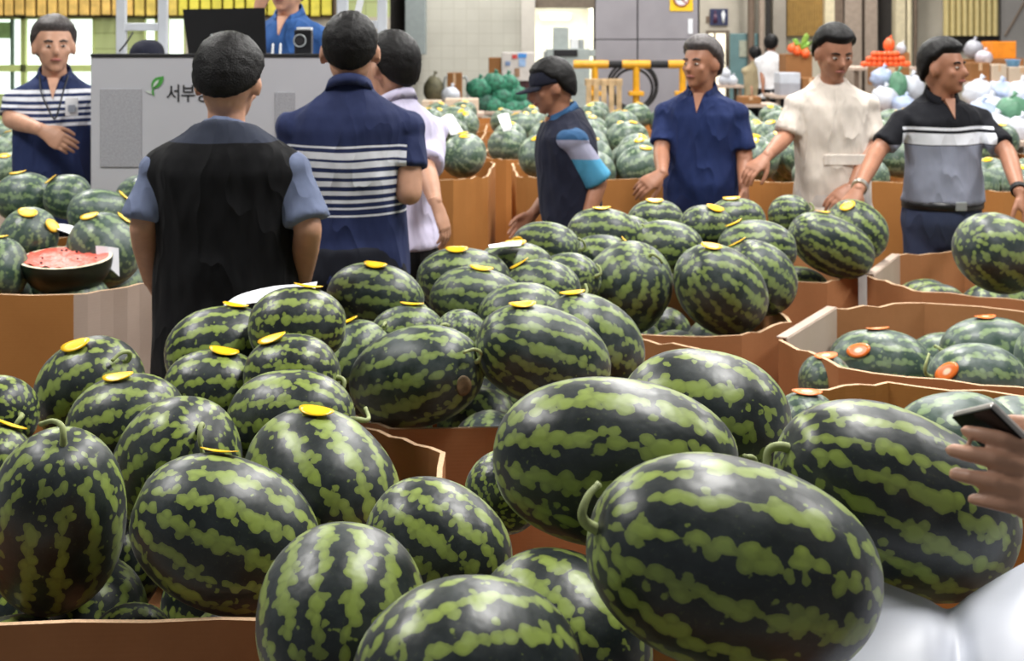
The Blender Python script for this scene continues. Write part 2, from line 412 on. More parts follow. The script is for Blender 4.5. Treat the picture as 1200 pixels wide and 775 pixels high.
# ------------------------------------------------------------------ cardboard bins
def card(name, a, b):
    m = bpy.data.materials.new(name); m.use_nodes = True; t = NT(m); bs = t.n['Principled BSDF']
    bs.inputs['Roughness'].default_value = .75; bs.inputs['Specular IOR Level'].default_value = .3
    co = t.coord(); x = t.sep(co)
    f = t.math('ADD', t.math('MULTIPLY', t.ramp(t.noise(co, 3, 5), .3, .7), .7), t.math('MULTIPLY', t.noise(co, 90, 2), .3))
    wv = t.math('SINE', t.math('MULTIPLY', x[2], 700))
    t.put(bs.inputs['Base Color'], t.mix(f, c4(s2l(a)), c4(s2l(b))))
    t.put(bs.inputs['Normal'], t.bump(t.math('ADD', t.math('MULTIPLY', wv, .03), t.noise(co, 7, 3)), .12, .01)); return m
m_card = card('cardboard', (166, 112, 72), (184, 128, 86))
m_card_warm = card('cardboard_warm', (164, 108, 54), (180, 122, 64))
m_card_edge = mat('cardboard_edge', (214, 178, 142), .8, var=.12, nscale=200)
m_card_pale = card('cardboard_pale', (186, 164, 148), (200, 180, 166))
BINS = {}
def bin_(key, cx, cy, half, cham, rot, rim, label, m=None, flaps=(), base=.46, z0=.03, warp=.006, hy=None, pale=()):
    m = m or m_card
    e = empty('cardboard_bin', (cx, cy, 0), rot); tag(e, label, 'box', 'octagonal cardboard bins')
    h, c = half, cham; g = hy or half
    pts = [(h - c, -g), (h, -(g - c)), (h, g - c), (h - c, g), (-(h - c), g), (-h, g - c), (-h, -(g - c)), (-(h - c), -g)]
    th = .012; rr = random.Random(hash(key) % 1000 if False else sum(map(ord, key)))
    for i in range(8):
        a = Vector((*pts[i], 0)); b = Vector((*pts[(i + 1) % 8], 0)); d = (b - a); L = d.length; d.normalize(); nrm = Vector((d.y, -d.x, 0))
        n = 6; vs = []; fs = []; mi = []
        for q in range(n + 1):
            t = q / n; p = a + (b - a) * t; wob = rr.uniform(-warp, warp) * math.sin(math.pi * t); top = rim + (rr.uniform(-warp, warp) if 0 < q < n else 0)
            for (off, zz) in ((0, z0), (0, top), (-th, top), (-th, z0)): vs.append(p + nrm * (off + wob) + Vector((0, 0, zz)))
        for q in range(n):
            s = q * 4; u = s + 4
            for j in range(4): fs.append((s + j, u + j, u + (j + 1) % 4, s + (j + 1) % 4)); mi.append(1 if j == 1 else 0)
        fs += [(3, 2, 1, 0), (n * 4, n * 4 + 1, n * 4 + 2, n * 4 + 3)]; mi += [0, 0]
        o = mesh_obj('panel', vs, fs, None, e); o.data.materials.append(m_card_pale if i in pale else m); o.data.materials.append(m_card_edge); o.data.polygons.foreach_set('material_index', mi)
        if i in flaps:
            mb = MB(); mid = (a + b) / 2; M = Matrix((tuple(d), tuple(nrm), (0, 0, 1))).transposed()
            mb.bbox(mid - nrm * (th + .01) + Vector((0, 0, rim - .075)), (L * .96, .006, .16), .002, M)
            mb.bbox(mid - nrm * (th * .5) + Vector((0, 0, rim + .006)), (L * .96, th + .022, .006), .002, M)
            o = mb.build('flap', m_card_pale, e); o['label'] = 'pale folded-over flap'
    q = h - .012
    MB().rings([[Vector((x * (1 - .02), y * (1 - .02), zz)) for x, y in pts] for zz in (base - .02, base)]).build('base', m, e)
    BINS[key] = dict(c=(cx, cy), half=half, hy=hy or half, cham=cham, rot=rot, rim=rim, base=base)
    return e
RIM = .75
bin_('A', -.70, 2.735, .55, .2, 0, RIM, 'cardboard bin with high pile of yellow-stickered watermelons at the vest man\'s back')
bin_('B', .24, 1.72, .555, .22, 0, .70, 'cardboard bin of very big unstickered watermelons beside the white sheet', base=.34)
bin_('C', .05, 3.775, .545, .2, 0, RIM, hy=.505, label= 'cardboard bin of stickered watermelons before the man in striped navy polo')
bin_('D', .37, 4.765, .555, .2, 0, RIM, hy=.455, label= 'cardboard bin heaped with watermelons before the man in plain navy shirt')
bin_('F', 1.45, 4.23, .55, .26, math.radians(-29), RIM, 'low-filled cardboard bin of orange-stickered watermelons', flaps=(5,))
bin_('G', 1.04, 3.17, .45, .2, math.radians(-25), .75, hy=.5, m=m_card_warm, label= 'cardboard bin with pale watermelons behind the held phone')
bin_('H', .90, 5.71, .47, .16, 0, .75, 'cardboard bin of watermelons under the resting hand of the man in black and grey')
bin_('E', 2.0, 5.36, .54, .25, math.radians(-26), .76, 'half-empty cardboard bin with one large watermelon before the belted man', flaps=(5,))
bin_('L', -1.82, 4.98, .62, .2, 0, .87, 'cardboard bin holding the cut watermelon', m_card_warm, base=.68, pale=(0, 1))
K = {}
KR = [('K1', -.66, 7.56, .97, 'K'), ('K2', .56, 7.56, .97, 'K'), ('K3', 1.74, 7.6, .95, 'K'), ('K4', 2.92, 7.6, .90, 'K')]
ri = 4; COLN = {}
for y, x0, n, rim in ((9.1, -.8, 4, .95), (10.6, -.75, 4, .93), (12.1, -.9, 4, .93), (13.35, -.55, 3, .92)):
    for j in range(n):
        ri += 1; COLN['K%d' % ri] = ('by the green net sacks', 'behind the capped man', 'behind the plain navy shirt', 'behind the cream shirt')[j]; KR.append(('K%d' % ri, x0 + j * 1.2 + R.uniform(-.05, .05), y + R.uniform(-.06, .06), rim + R.uniform(-.02, .02), 'K'))
KR += [('J1', -3.1, 8.4, .88, 'J'), ('J2', -4.25, 8.5, .88, 'J'), ('J3', -3.6, 9.9, .9, 'J')]
KL = {'K1': 'cardboard bin of watermelons right of the lilac-shirted man', 'K2': 'cardboard bin of watermelons behind the man in dark cap',
      'K3': 'cardboard bin under the hand of the man in cream', 'K4': 'cardboard bin behind the man in black and grey polo'}
for key, x, y, rim, g in KR:
    row = {9: 'first', 10: 'second', 12: 'third', 13: 'last'}.get(int(y + .25), 'last')
    lab = KL.get(key) or ('cardboard bin of watermelons behind the man with name badge' if g == 'J' else 'cardboard bin in the %s far row %s' % (row, COLN[key]))
    bin_(key, x, y, .55, .17, R.uniform(-.05, .05), rim, lab, m_card_warm if key != 'J1' else m_card_pale, base=.6)

# ------------------------------------------------------------------ watermelons
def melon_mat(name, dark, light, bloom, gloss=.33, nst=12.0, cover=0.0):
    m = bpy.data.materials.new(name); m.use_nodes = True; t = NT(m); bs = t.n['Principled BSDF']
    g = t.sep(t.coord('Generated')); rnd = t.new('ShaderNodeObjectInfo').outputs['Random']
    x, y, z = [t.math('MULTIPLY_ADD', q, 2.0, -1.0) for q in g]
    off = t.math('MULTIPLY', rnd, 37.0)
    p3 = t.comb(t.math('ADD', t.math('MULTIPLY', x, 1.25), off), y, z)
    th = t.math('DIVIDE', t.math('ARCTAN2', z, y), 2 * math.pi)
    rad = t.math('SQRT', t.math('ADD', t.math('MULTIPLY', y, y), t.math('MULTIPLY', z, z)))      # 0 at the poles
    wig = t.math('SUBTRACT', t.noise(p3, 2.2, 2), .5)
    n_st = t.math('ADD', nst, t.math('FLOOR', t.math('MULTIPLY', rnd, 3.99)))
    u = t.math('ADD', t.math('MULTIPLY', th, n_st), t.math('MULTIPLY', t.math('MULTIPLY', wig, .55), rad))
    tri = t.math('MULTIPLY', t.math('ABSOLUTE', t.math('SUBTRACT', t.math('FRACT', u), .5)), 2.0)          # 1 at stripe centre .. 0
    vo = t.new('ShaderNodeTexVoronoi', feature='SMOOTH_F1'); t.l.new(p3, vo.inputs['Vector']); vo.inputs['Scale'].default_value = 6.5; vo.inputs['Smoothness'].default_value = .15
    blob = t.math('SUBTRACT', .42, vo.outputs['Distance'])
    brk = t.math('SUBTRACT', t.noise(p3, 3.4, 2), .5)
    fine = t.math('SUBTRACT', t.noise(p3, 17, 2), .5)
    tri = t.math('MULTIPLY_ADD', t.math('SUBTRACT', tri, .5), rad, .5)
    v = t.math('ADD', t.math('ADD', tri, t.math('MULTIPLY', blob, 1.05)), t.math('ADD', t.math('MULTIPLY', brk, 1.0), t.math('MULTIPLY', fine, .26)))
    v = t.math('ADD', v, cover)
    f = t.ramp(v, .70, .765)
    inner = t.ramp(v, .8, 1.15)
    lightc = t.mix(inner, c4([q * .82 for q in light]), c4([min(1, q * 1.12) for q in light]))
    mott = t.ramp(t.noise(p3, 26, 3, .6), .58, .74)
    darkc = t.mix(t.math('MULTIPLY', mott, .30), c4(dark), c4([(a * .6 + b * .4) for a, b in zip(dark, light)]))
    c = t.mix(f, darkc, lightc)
    # waxy bloom in soft patches, plus painted sheen on mid and haze on far rinds
    wax_haze = t.math('MULTIPLY', t.ramp(t.noise(p3, 1.6, 4, .6), .32, .78), bloom)
    c = t.mix(wax_haze, c, (.30, .35, .37, 1))
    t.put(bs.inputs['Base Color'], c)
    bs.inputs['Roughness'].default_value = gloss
    t.put(bs.inputs['Roughness'], t.math('ADD', gloss, t.math('MULTIPLY', wax_haze, .6)))
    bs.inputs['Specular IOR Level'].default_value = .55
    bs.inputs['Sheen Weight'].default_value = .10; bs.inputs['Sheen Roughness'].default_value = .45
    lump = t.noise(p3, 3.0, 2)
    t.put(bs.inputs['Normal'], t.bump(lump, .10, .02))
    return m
m_mel = melon_mat('watermelon_rind', (.0034, .0085, .0092), (.222, .292, .050), .095, gloss=.36, cover=.27)
m_mel_mid = melon_mat('watermelon_rind_sheen_grey', (.0075, .017, .0155), (.195, .265, .065), .20, gloss=.38, cover=.27)  # greyer rind: pale reflection at grazing angles painted into the colour
m_mel_pale = melon_mat('watermelon_rind_pale', (.030, .062, .044), (.17, .25, .105), .30, cover=.2)
m_mel_far = melon_mat('watermelon_rind_far', (.040, .082, .045), (.20, .275, .155), .38, nst=9, cover=.2)  # haze and overexposure of the distance painted in as paler, greyer stripes
m_stem = mat('stem_green', (150, 160, 105), .6, var=.2, nscale=60)
m_stem_far = mat('stem_pale', (190, 188, 140), .6, var=.2, nscale=60)

def sticker_mat(name, rimc, midc, r0, r1):
    m = bpy.data.materials.new(name); m.use_nodes = True; t = NT(m); bs = t.n['Principled BSDF']; bs.inputs['Roughness'].default_value = .32
    g = t.sep(t.coord('UV')); x = t.math('SUBTRACT', g[0], .5); y = t.math('SUBTRACT', g[1], .5)
    r = t.math('SQRT', t.math('ADD', t.math('MULTIPLY', x, x), t.math('MULTIPLY', y, y)))
    t.put(bs.inputs['Base Color'], t.mix(t.ramp(r, r0, r1), c4(s2l(midc)), c4(s2l(rimc)))); return m
m_yst = sticker_mat('yellow_sticker', (250, 196, 10), (252, 208, 30), .2, .4)
m_yst2 = sticker_mat('pale_yellow_sticker', (250, 200, 40), (253, 228, 120), .1, .5)
m_ost = sticker_mat('orange_sticker', (236, 122, 48), (252, 226, 196), .10, .22)

def melon_mesh(L, D, nu=44, nv=26, seed=0):
    vs = []; fs = []
    for i in range(nv + 1):
        a = math.pi * i / nv; s = -math.cos(a); pr = max(0, 1 - abs(s) ** 2.25) ** (1 / 2.1)
        pr *= 1 - .03 * s
        for j in range(nu):
            b = 2 * math.pi * j / nu
            p = Vector((s, pr * math.cos(b), pr * math.sin(b)))
            k = 1 + .02 * noise.noise(p * 1.4 + Vector((seed, 0, 0)))
            q = 1 - (.03 * math.exp(-((1 - s) / .03)) if s > 0 else 0)
            vs.append((p.x * L / 2 * k * q, p.y * D / 2 * k, p.z * D / 2 * k))
    for i in range(nv):
        for j in range(nu):
            a, b, c, d = i * nu + j, i * nu + (j + 1) % nu, (i + 1) * nu + (j + 1) % nu, (i + 1) * nu + j
            if i == 0: fs.append((a, c, d)) if False else fs.append((a, b, c, d))
            else: fs.append((a, b, c, d))
    me = bpy.data.meshes.new('watermelon'); me.from_pydata(vs, [], fs); me.update()
    bm = bmesh.new(); bm.from_mesh(me); bmesh.ops.remove_doubles(bm, verts=bm.verts, dist=1e-5); bmesh.ops.recalc_face_normals(bm, faces=bm.faces); bm.to_mesh(me); bm.free()
    me.polygons.foreach_set('use_smooth', [True] * len(me.polygons)); return me
def axis_matrix(d, roll):
    d = Vector(d).normalized(); a = Vector((0, 0, 1)) if abs(d.z) < .95 else Vector((0, 1, 0))
    y = a.cross(d).normalized(); z = d.cross(y)
    return Matrix((tuple(d), tuple(y), tuple(z))).transposed() @ Matrix.Rotation(roll, 3, 'X')

# key, pixel centre, distance, length, diameter, stem direction, stickers [(px, py)], stem?, note for the label
ML = [
 ('B', 862, 652, 1.50, .350, .262, (-.90, -.20, .30), [], 1, 'largest watermelon with broad light blotched stripes'),
 ('B', 722, 540, 1.78, .330, .250, (1, -.10, -.06), [], 1, 'very long level watermelon with stem toward the phone'),
 ('B', 1052, 590, 1.78, .365, .258, (-.86, -.18, .45), [], 1, 'long watermelon slanting down to the white sheet'),
 ('B', 828, 470, 2.12, .290, .235, (.88, -.35, -.05), [], 0, 'glossy watermelon peeping over the long level one'),
 ('B', 399, 712, 1.66, .245, .215, (.0, -.80, -.45), [], 1, 'small round watermelon with curly stem facing outward'),
 ('B', 548, 775, 1.40, .262, .220, (-.80, -.45, .15), [], 1, 'watermelon with pale round blotches and brown bent stem'),
 ('B', 655, 735, 1.66, .250, .215, (-.6, .5, .35), [], 0, 'half hidden watermelon between the blotched and largest ones'),
 ('B', 512, 622, 2.00, .245, .200, (-.72, .3, .42), [], 0, 'watermelon leaning on the bin corner under the long level one'),
 ('B', 590, 575, 2.17, .24, .20, (.2, .8, .2), [], 0, 'dark watermelon wedged behind the long level one'),
 ('B', 1010, 700, 1.78, .26, .22, (.3, .8, -.2), [], 0, 'shadowed watermelon under the slanting long one'),
 ('B', 800, 640, 1.95, .26, .22, (.3, .8, -.2), [], 0, 'shadowed watermelon beneath the long level one'),
 ('A', 64, 612, 2.40, .330, .250, (.20, -.42, .80), [], 1, 'upright watermelon with hooked stem on top'),
 ('A', 262, 628, 2.40, .325, .275, (-.82, -.15, .40), [(252, 531)], 0, 'big light-blotched watermelon above the rim with yellow sticker'),
 ('A', 375, 552, 2.58, .285, .245, (-.55, .55, .38), [(368, 487)], 0, 'bright-blotched watermelon with a bright yellow oval sticker'),
 ('A', 205, 520, 2.72, .285, .245, (.42, -.52, .62), [], 1, 'stickerless watermelon with stripes fanning from a short stem'),
 ('A', 148, 482, 2.84, .262, .215, (.86, .0, .22), [(138, 442)], 0, 'watermelon with a slim yellow sticker beside the fanning one'),
 ('A', 107, 450, 3.02, .255, .225, (.70, -.25, .55), [(88, 407)], 1, 'watermelon with tilted stem against the tall corner bin'),
 ('A', 6, 478, 2.86, .24, .21, (.72, -.55, .15), [], 1, 'small watermelon with stem curving down'),
 ('A', -12, 540, 2.62, .24, .20, (.9, .1, .0), [(14, 497)], 0, 'watermelon with yellow sticker lying flat above the upright one'),
 ('A', 338, 480, 2.80, .275, .205, (.90, -.30, .10), [], 1, 'watermelon with long stem reaching to the next bin'),
 ('A', 342, 432, 2.96, .235, .200, (.90, -.20, .05), [(319, 399)], 1, 'watermelon with slanted oval yellow sticker and drooping stem'),
 ('A', 250, 445, 2.97, .240, .195, (.98, .1, .0), [(260, 413)], 0, 'watermelon with a wide flat yellow sticker'),
 ('A', 261, 396, 3.14, .268, .210, (.92, .25, .1), [(277, 360)], 0, 'watermelon with thin yellow sticker just below the white paper'),
 ('A', 350, 366, 3.20, .245, .19, (.95, .1, .0), [(362, 338)], 0, 'watermelon at the back with the white paper behind it'),
 ('A', 152, 742, 2.32, .26, .22, (-.9, -.2, .1), [], 0, 'low shaded watermelon glimpsed inside the front rim'),
 ('C', 489, 443, 3.42, .345, .258, (.82, -.42, .30), [], 1, 'dark watermelon with brown scar near its stem'),
 ('C', 634, 412, 3.46, .340, .250, (-.78, -.35, .35), [(612, 359)], 0, 'large light-blotched watermelon with thin yellow sticker'),
 ('C', 700, 392, 3.66, .290, .235, (-.6, -.35, .45), [(670, 346)], 0, 'bright-blotched watermelon behind the large one'),
 ('C', 414, 405, 3.50, .225, .19, (.5, .2, .5), [(406, 375)], 1, 'watermelon with level sticker and thin upright stem'),
 ('C', 441, 343, 3.86, .285, .19, (.92, -.32, -.08), [(440, 311)], 1, 'watermelon with level yellow sticker close to the striped polo'),
 ('C', 480, 377, 3.68, .215, .17, (.9, .1, .1), [(482, 357)], 0, 'small watermelon with yellow sticker above the scarred one'),
 ('C', 545, 382, 3.62, .20, .17, (-.4, -.6, .5), [], 1, 'small watermelon with short stem amid the pile'),
 ('C', 562, 344, 3.86, .27, .19, (.9, -.1, -.1), [(562, 315)], 0, 'watermelon with slim sticker in the middle of the pile'),
 ('C', 533, 317, 4.08, .27, .19, (.85, .1, -.05), [(533, 295)], 1, 'watermelon with slanted oval yellow sticker at the back'),
 ('C', 638, 325, 4.00, .23, .18, (.8, -.5, .0), [(606, 309)], 1, 'watermelon with looped stem beside the middle pile'),
 ('C', 600, 303, 4.20, .25, .18, (.9, .2, 0), [(606, 286)], 0, 'watermelon under the white slip of paper'),
 ('C', 620, 372, 3.80, .25, .2, (.9, .2, 0), [], 0, 'watermelon mostly hidden behind the large blotched one'),
 ('D', 741, 341, 4.48, .330, .285, (.32, -.42, .60), [], 1, 'wide upright watermelon with evenly spread stripes'),
 ('D', 846, 344, 4.52, .335, .255, (-.55, -.5, .50), [(832, 290)], 0, 'light-blotched watermelon with bright yellow sticker'),
 ('D', 893, 330, 4.70, .30, .245, (-.5, -.2, .5), [(862, 282)], 0, 'watermelon with thin sticker at the bin edge'),
 ('D', 640, 284, 4.72, .25, .18, (.85, -.4, .0), [(606, 285)], 1, 'watermelon with stem hanging down its end'),
 ('D', 668, 318, 4.5, .22, .17, (.7, -.6, .2), [], 1, 'small watermelon with curled stem ring'),
 ('D', 712, 292, 4.72, .225, .18, (.8, -.4, .1), [(742, 279)], 0, 'watermelon with yellow slip at its right shoulder'),
 ('D', 704, 267, 4.95, .27, .18, (.9, -.2, -.05), [(704, 244)], 1, 'striped watermelon with slim yellow sticker'),
 ('D', 768, 252, 5.18, .22, .16, (.9, .2, 0), [(767, 237)], 0, 'watermelon at the back with yellow slip'),
 ('D', 786, 280, 4.9, .265, .185, (.8, -.5, .0), [], 1, 'watermelon with arched stem behind the upright one'),
 ('D', 868, 252, 5.12, .23, .17, (.9, .2, 0), [(857, 235)], 0, 'watermelon at the back right with yellow sticker'),
 ('D', 828, 258, 5.02, .22, .17, (.9, .2, 0), [(838, 246)], 0, 'watermelon at the back middle with yellow slip'),
 ('D', 884, 282, 4.92, .25, .19, (.9, -.1, 0), [(860, 260)], 0, 'watermelon with yellow slip above the light-blotched one'),
 ('D', 735, 271, 5.14, .2, .17, (.7, -.6, .2), [], 1, 'small watermelon with curly stem at the back'),
 ('H', 966, 290, 5.38, .355, .24, (-.85, -.25, .42), [(962, 249)], 0, 'long watermelon with light blotched stripes'),
 ('H', 1004, 274, 5.66, .30, .25, (-.6, .1, .55), [(993, 242)], 0, 'watermelon with big bright yellow oval sticker under the hand'),
 ('H', 925, 254, 5.75, .22, .19, (.8, -.5, .2), [], 1, 'small watermelon with looped stem'),
 ('H', 930, 325, 5.42, .22, .18, (.9, .1, 0), [], 0, 'low watermelon just above the bin rim'),
 ('E', 1168, 301, 5.08, .355, .315, (-.70, -.50, .35), [], 0, 'one large light-blotched watermelon'),
 ('E', 1098, 345, 5.28, .26, .2, (.9, .1, 0), [], 0, 'low watermelon barely over the rim'),
 ('F', 1036, 414, 4.18, .30, .21, (.9, -.35, .0), [(1030, 387), (1009, 410)], 1, 'watermelon with two orange stickers'),
 ('F', 970, 440, 4.02, .20, .17, (.8, .3, 0), [(968, 417)], 0, 'watermelon whose orange sticker is just over the rim'),
 ('F', 1160, 404, 4.42, .32, .22, (-.9, -.3, .1), [(1155, 374)], 1, 'watermelon with orange sticker on top'),
 ('F', 1145, 438, 4.0, .28, .2, (-.9, -.2, .1), [(1111, 435)], 1, 'watermelon with orange sticker low at its side'),
 ('F', 1220, 420, 4.3, .26, .2, (.3, .9, 0), [], 0, 'watermelon at the right side'),
 ('G', 1125, 512, 2.95, .29, .24, (.8, .2, .1), [], 0, 'pale watermelon under the held phone'),
 ('G', 944, 482, 3.3, .24, .2, (.8, .2, .1), [(945, 461)], 0, 'watermelon with orange-rimmed sticker at the corner'),
 ('G', 1190, 520, 3.25, .26, .21, (.2, .9, .1), [], 0, 'pale watermelon behind the hand'),
 ('L', 32, 278, 4.72, .26, .235, (.4, -.5, .5), [(32, 250), (60, 264)], 0, 'watermelon with two yellow slips behind the cut half'),
 ('L', 30, 232, 5.38, .26, .205, (.9, -.1, 0), [(21, 204)], 0, 'watermelon at the back with flat yellow sticker'),
 ('L', 82, 232, 5.36, .235, .205, (-.85, -.1, .1), [(56, 209)], 0, 'watermelon at the back with a tilted yellow sticker'),
 ('L', 122, 250, 5.06, .27, .2, (-.75, -.5, .25), [(150, 228)], 0, 'watermelon with narrow fan stripes and yellow sticker'),
 ('L', 130, 288, 4.72, .265, .24, (-.55, .1, .55), [(105, 254), (146, 254)], 0, 'watermelon with two yellow stickers near the vest man\'s arm'),
 ('L', 2, 318, 4.55, .27, .21, (-.1, .3, .8), [(-2, 278)], 0, 'steep watermelon left of the cut half'),
 ('L', 152, 218, 5.45, .22, .18, (.6, -.6, .1), [], 0, 'watermelon at the foot of the auction stand'),
]
BP = {'A': 'in bin behind vest man', 'B': 'in bin with white sheet', 'C': 'in bin before striped polo', 'D': 'in bin before plain navy shirt',
      'H': 'in bin before cream shirt', 'E': 'in half-empty bin', 'F': 'in orange-sticker bin', 'G': 'in bin behind phone', 'L': 'in bin of cut half'}
# outline of each melon in the photograph: left, right, top (None = hidden)
EXT = [(683,1035,530,800),(578,868,442,645),(905,1198,467,706),(722,930,408),(298,500,612),(410,685,675),(548,765,640),(425,600,557),(545,640,525),None,None,
 (-20,150,498,728),(150,375,530,724),(283,468,475),(130,285,462),(75,220,437),(38,172,393),(-50,48,440),(-70,42,496),(265,418,433),(285,400,391),(188,312,409),(192,328,358),(290,407,336),(100,205,706),
 (410,568,380,504),(555,715,355,480),(625,755,342),(365,462,374),(383,498,308),(433,522,357),(508,572,362),(503,618,313),(488,600,290),(592,682,304),(555,650,283),None,
 (678,793,281,394),(780,908,284,394),(845,935,280),(598,682,260),(625,705,296),(665,745,275),(665,752,244),(735,802,234),(738,825,258),(828,898,232),(795,860,240),(840,935,258),(700,770,252),
 (918,1030,248,327),(965,1042,233),(900,952,228),(885,975,312),(1110,1228,248,354),(1060,1135,332),
 (975,1095,386),(935,1000,415),(1100,1222,371),(1085,1205,402),None,(1040,1205,458),(905,985,458),None,
 (-2,70,242),(-8,68,202),(50,108,204),(78,158,221),(77,168,248),(-35,34,278),(135,195,205)]
assert len(EXT) == len(ML)

# settle the piles: push overlapping melons apart, keeping each close to its own line of sight
mel = []
for rec in ML:
    k, cx, cy, Y, L_, D_, d, st, stem, note = rec
    mel.append(dict(k=k, p=np.array(P(cx, cy, Y)), L=L_, D=D_, d=np.array(Vector(d).normalized()), st=st, stem=stem, note=note, t=np.array(P(cx, cy, Y)), vis=True))
rf = random.Random(3)
for k, b in BINS.items():                      # lower layer carrying the piles
    if k[0] in 'KJ': continue
    cr, sr = math.cos(b['rot']), math.sin(b['rot'])
    for i in range(4):
        for j in range(4):
            x = (i - 1.5) * .255 + (j % 2 - .5) * .04; y = (j - 1.5) * .255
            if abs(x) + abs(y) > b['half'] * 2 - b['cham'] - .2: continue
            p = np.array((b['c'][0] + x * cr - y * sr, b['c'][1] + x * sr + y * cr, b['base'] + .12))
            a = rf.uniform(0, math.pi)
            mel.append(dict(k=k, p=p.copy(), L=.25, D=.22, d=np.array((math.cos(a), math.sin(a), 0.)), st=[], stem=0, note='', t=p.copy(), vis=False))
def spheres(m):
    h = m['L'] / 2 - m['D'] / 2 * .86; r = m['D'] / 2
    return [(o * h, rr * r) for o, rr in ((-1, .86), (-.5, .97), (0, 1.0), (.5, .97), (1, .86))]
cam_p = np.array((0, 0, EYE)); N = len(mel)
pos = np.array([m['p'] for m in mel]); DIR = np.array([m['d'] for m in mel]); VIS = np.array([m['vis'] for m in mel])
def relax(its):
    global pos
    SP = [spheres(m) for m in mel]; P0 = pos.copy()
    pairs = [(i, j) for i in range(N) for j in range(i + 1, N) if np.linalg.norm(P0[i] - P0[j]) < .55]
    OFF = np.array([[s[0] for s in q] for q in SP]); RAD = np.array([[s[1] for s in q] for q in SP])
    I = np.array([p[0] for p in pairs]); J = np.array([p[1] for p in pairs])
    RAYD = P0 - cam_p; RAYD /= np.linalg.norm(RAYD, axis=1)[:, None]
    for it in range(its):
        S = pos[:, None, :] + OFF[:, :, None] * DIR[:, None, :]
        dv = S[I][:, :, None, :] - S[J][:, None, :, :]
        dist = np.linalg.norm(dv, axis=3) + 1e-9
        pen = RAD[I][:, :, None] + RAD[J][:, None, :] - dist
        fl = pen.reshape(len(I), -1); kmax = fl.argmax(1); pm = fl[np.arange(len(I)), kmax]
        dirv = (dv / dist[..., None]).reshape(len(I), -1, 3)[np.arange(len(I)), kmax]
        push = np.where(pm > .002, pm, 0)[:, None] * dirv * .4
        wi = np.where(VIS[I], np.where(VIS[J], .5, .12), np.where(VIS[J], .88, .5))[:, None]
        acc = np.zeros_like(pos); np.add.at(acc, I, push * wi); np.add.at(acc, J, -push * (1 - wi)); pos += acc
        rel_ = pos - P0; along = (rel_ * RAYD).sum(1)[:, None] * RAYD; perp = rel_ - along
        pos = np.where(VIS[:, None], pos - perp * .14 - along * .03, pos)
        for i in range(N):                     # the lower layer stays inside its bin
            if VIS[i]: continue
            b = BINS[mel[i]['k']]; r_ = mel[i]['L'] / 2 + .02; pos[i][2] = max(pos[i][2], b['base'] + mel[i]['D'] / 2)
            dx = pos[i][:2] - np.array(b['c']); c_, s_ = math.cos(-b['rot']), math.sin(-b['rot'])
            lx, ly = dx[0] * c_ - dx[1] * s_, dx[0] * s_ + dx[1] * c_
            lx = min(max(lx, r_ - b['half']), b['half'] - r_); ly = min(max(ly, r_ - b['hy']), b['hy'] - r_)
            ov = abs(lx) + abs(ly) - (b['half'] + b['hy'] - b['cham'] - r_ * 1.42)
            if ov > 0: lx -= math.copysign(ov / 2, lx); ly -= math.copysign(ov / 2, ly)
            c2, s2 = math.cos(b['rot']), math.sin(b['rot']); pos[i][0] = b['c'][0] + lx * c2 - ly * s2; pos[i][1] = b['c'][1] + lx * s2 + ly * c2
def outline(i):
    m = mel[i]; M = np.array(axis_matrix(m['d'], 0)); t = np.linspace(0, math.pi, 25); q = np.linspace(0, 2 * math.pi, 36)
    s_ = -np.cos(t)[:, None]; pr = np.maximum(0, 1 - np.abs(s_) ** 2.25) ** (1 / 2.1)
    pts = np.stack([np.broadcast_to(s_ * m['L'] / 2, (25, 36)), pr * np.cos(q) * m['D'] / 2, pr * np.sin(q) * m['D'] / 2], -1).reshape(-1, 3) @ M.T + pos[i]
    u = 600 + F_PX * pts[:, 0] / pts[:, 1]; v = HZ + F_PX * (EYE - pts[:, 2]) / pts[:, 1]
    return u.min(), u.max(), v.min(), v.max()
for rnd in range(4):
    relax(60)
    for i in range(len(ML)):
        if EXT[i] is None: continue
        a, b, c = EXT[i][:3]; bot = EXT[i][3] if len(EXT[i]) > 3 else None
        for q in range(2):
            u0, u1, v0, v1 = outline(i); k_ = min(1.12, max(.9, (b - a) / (u1 - u0)))
            if bot:
                kv = min(1.12, max(.9, (bot - c) / (v1 - v0)))
                if abs(mel[i]['d'][2]) > .6: mel[i]['D'] *= k_; mel[i]['L'] *= kv
                else: mel[i]['L'] *= k_; mel[i]['D'] *= kv
            else: mel[i]['L'] *= k_; mel[i]['D'] *= k_ ** .6
            mel[i]['L'] = min(mel[i]['L'], .38); mel[i]['D'] = min(max(mel[i]['D'], .155), .29, mel[i]['L'])
            u0, u1, v0, v1 = outline(i); Yd = pos[i][1]
            pos[i][0] += ((a + b) / 2 - (u0 + u1) / 2) / F_PX * Yd; pos[i][2] -= (c - v0) / F_PX * Yd

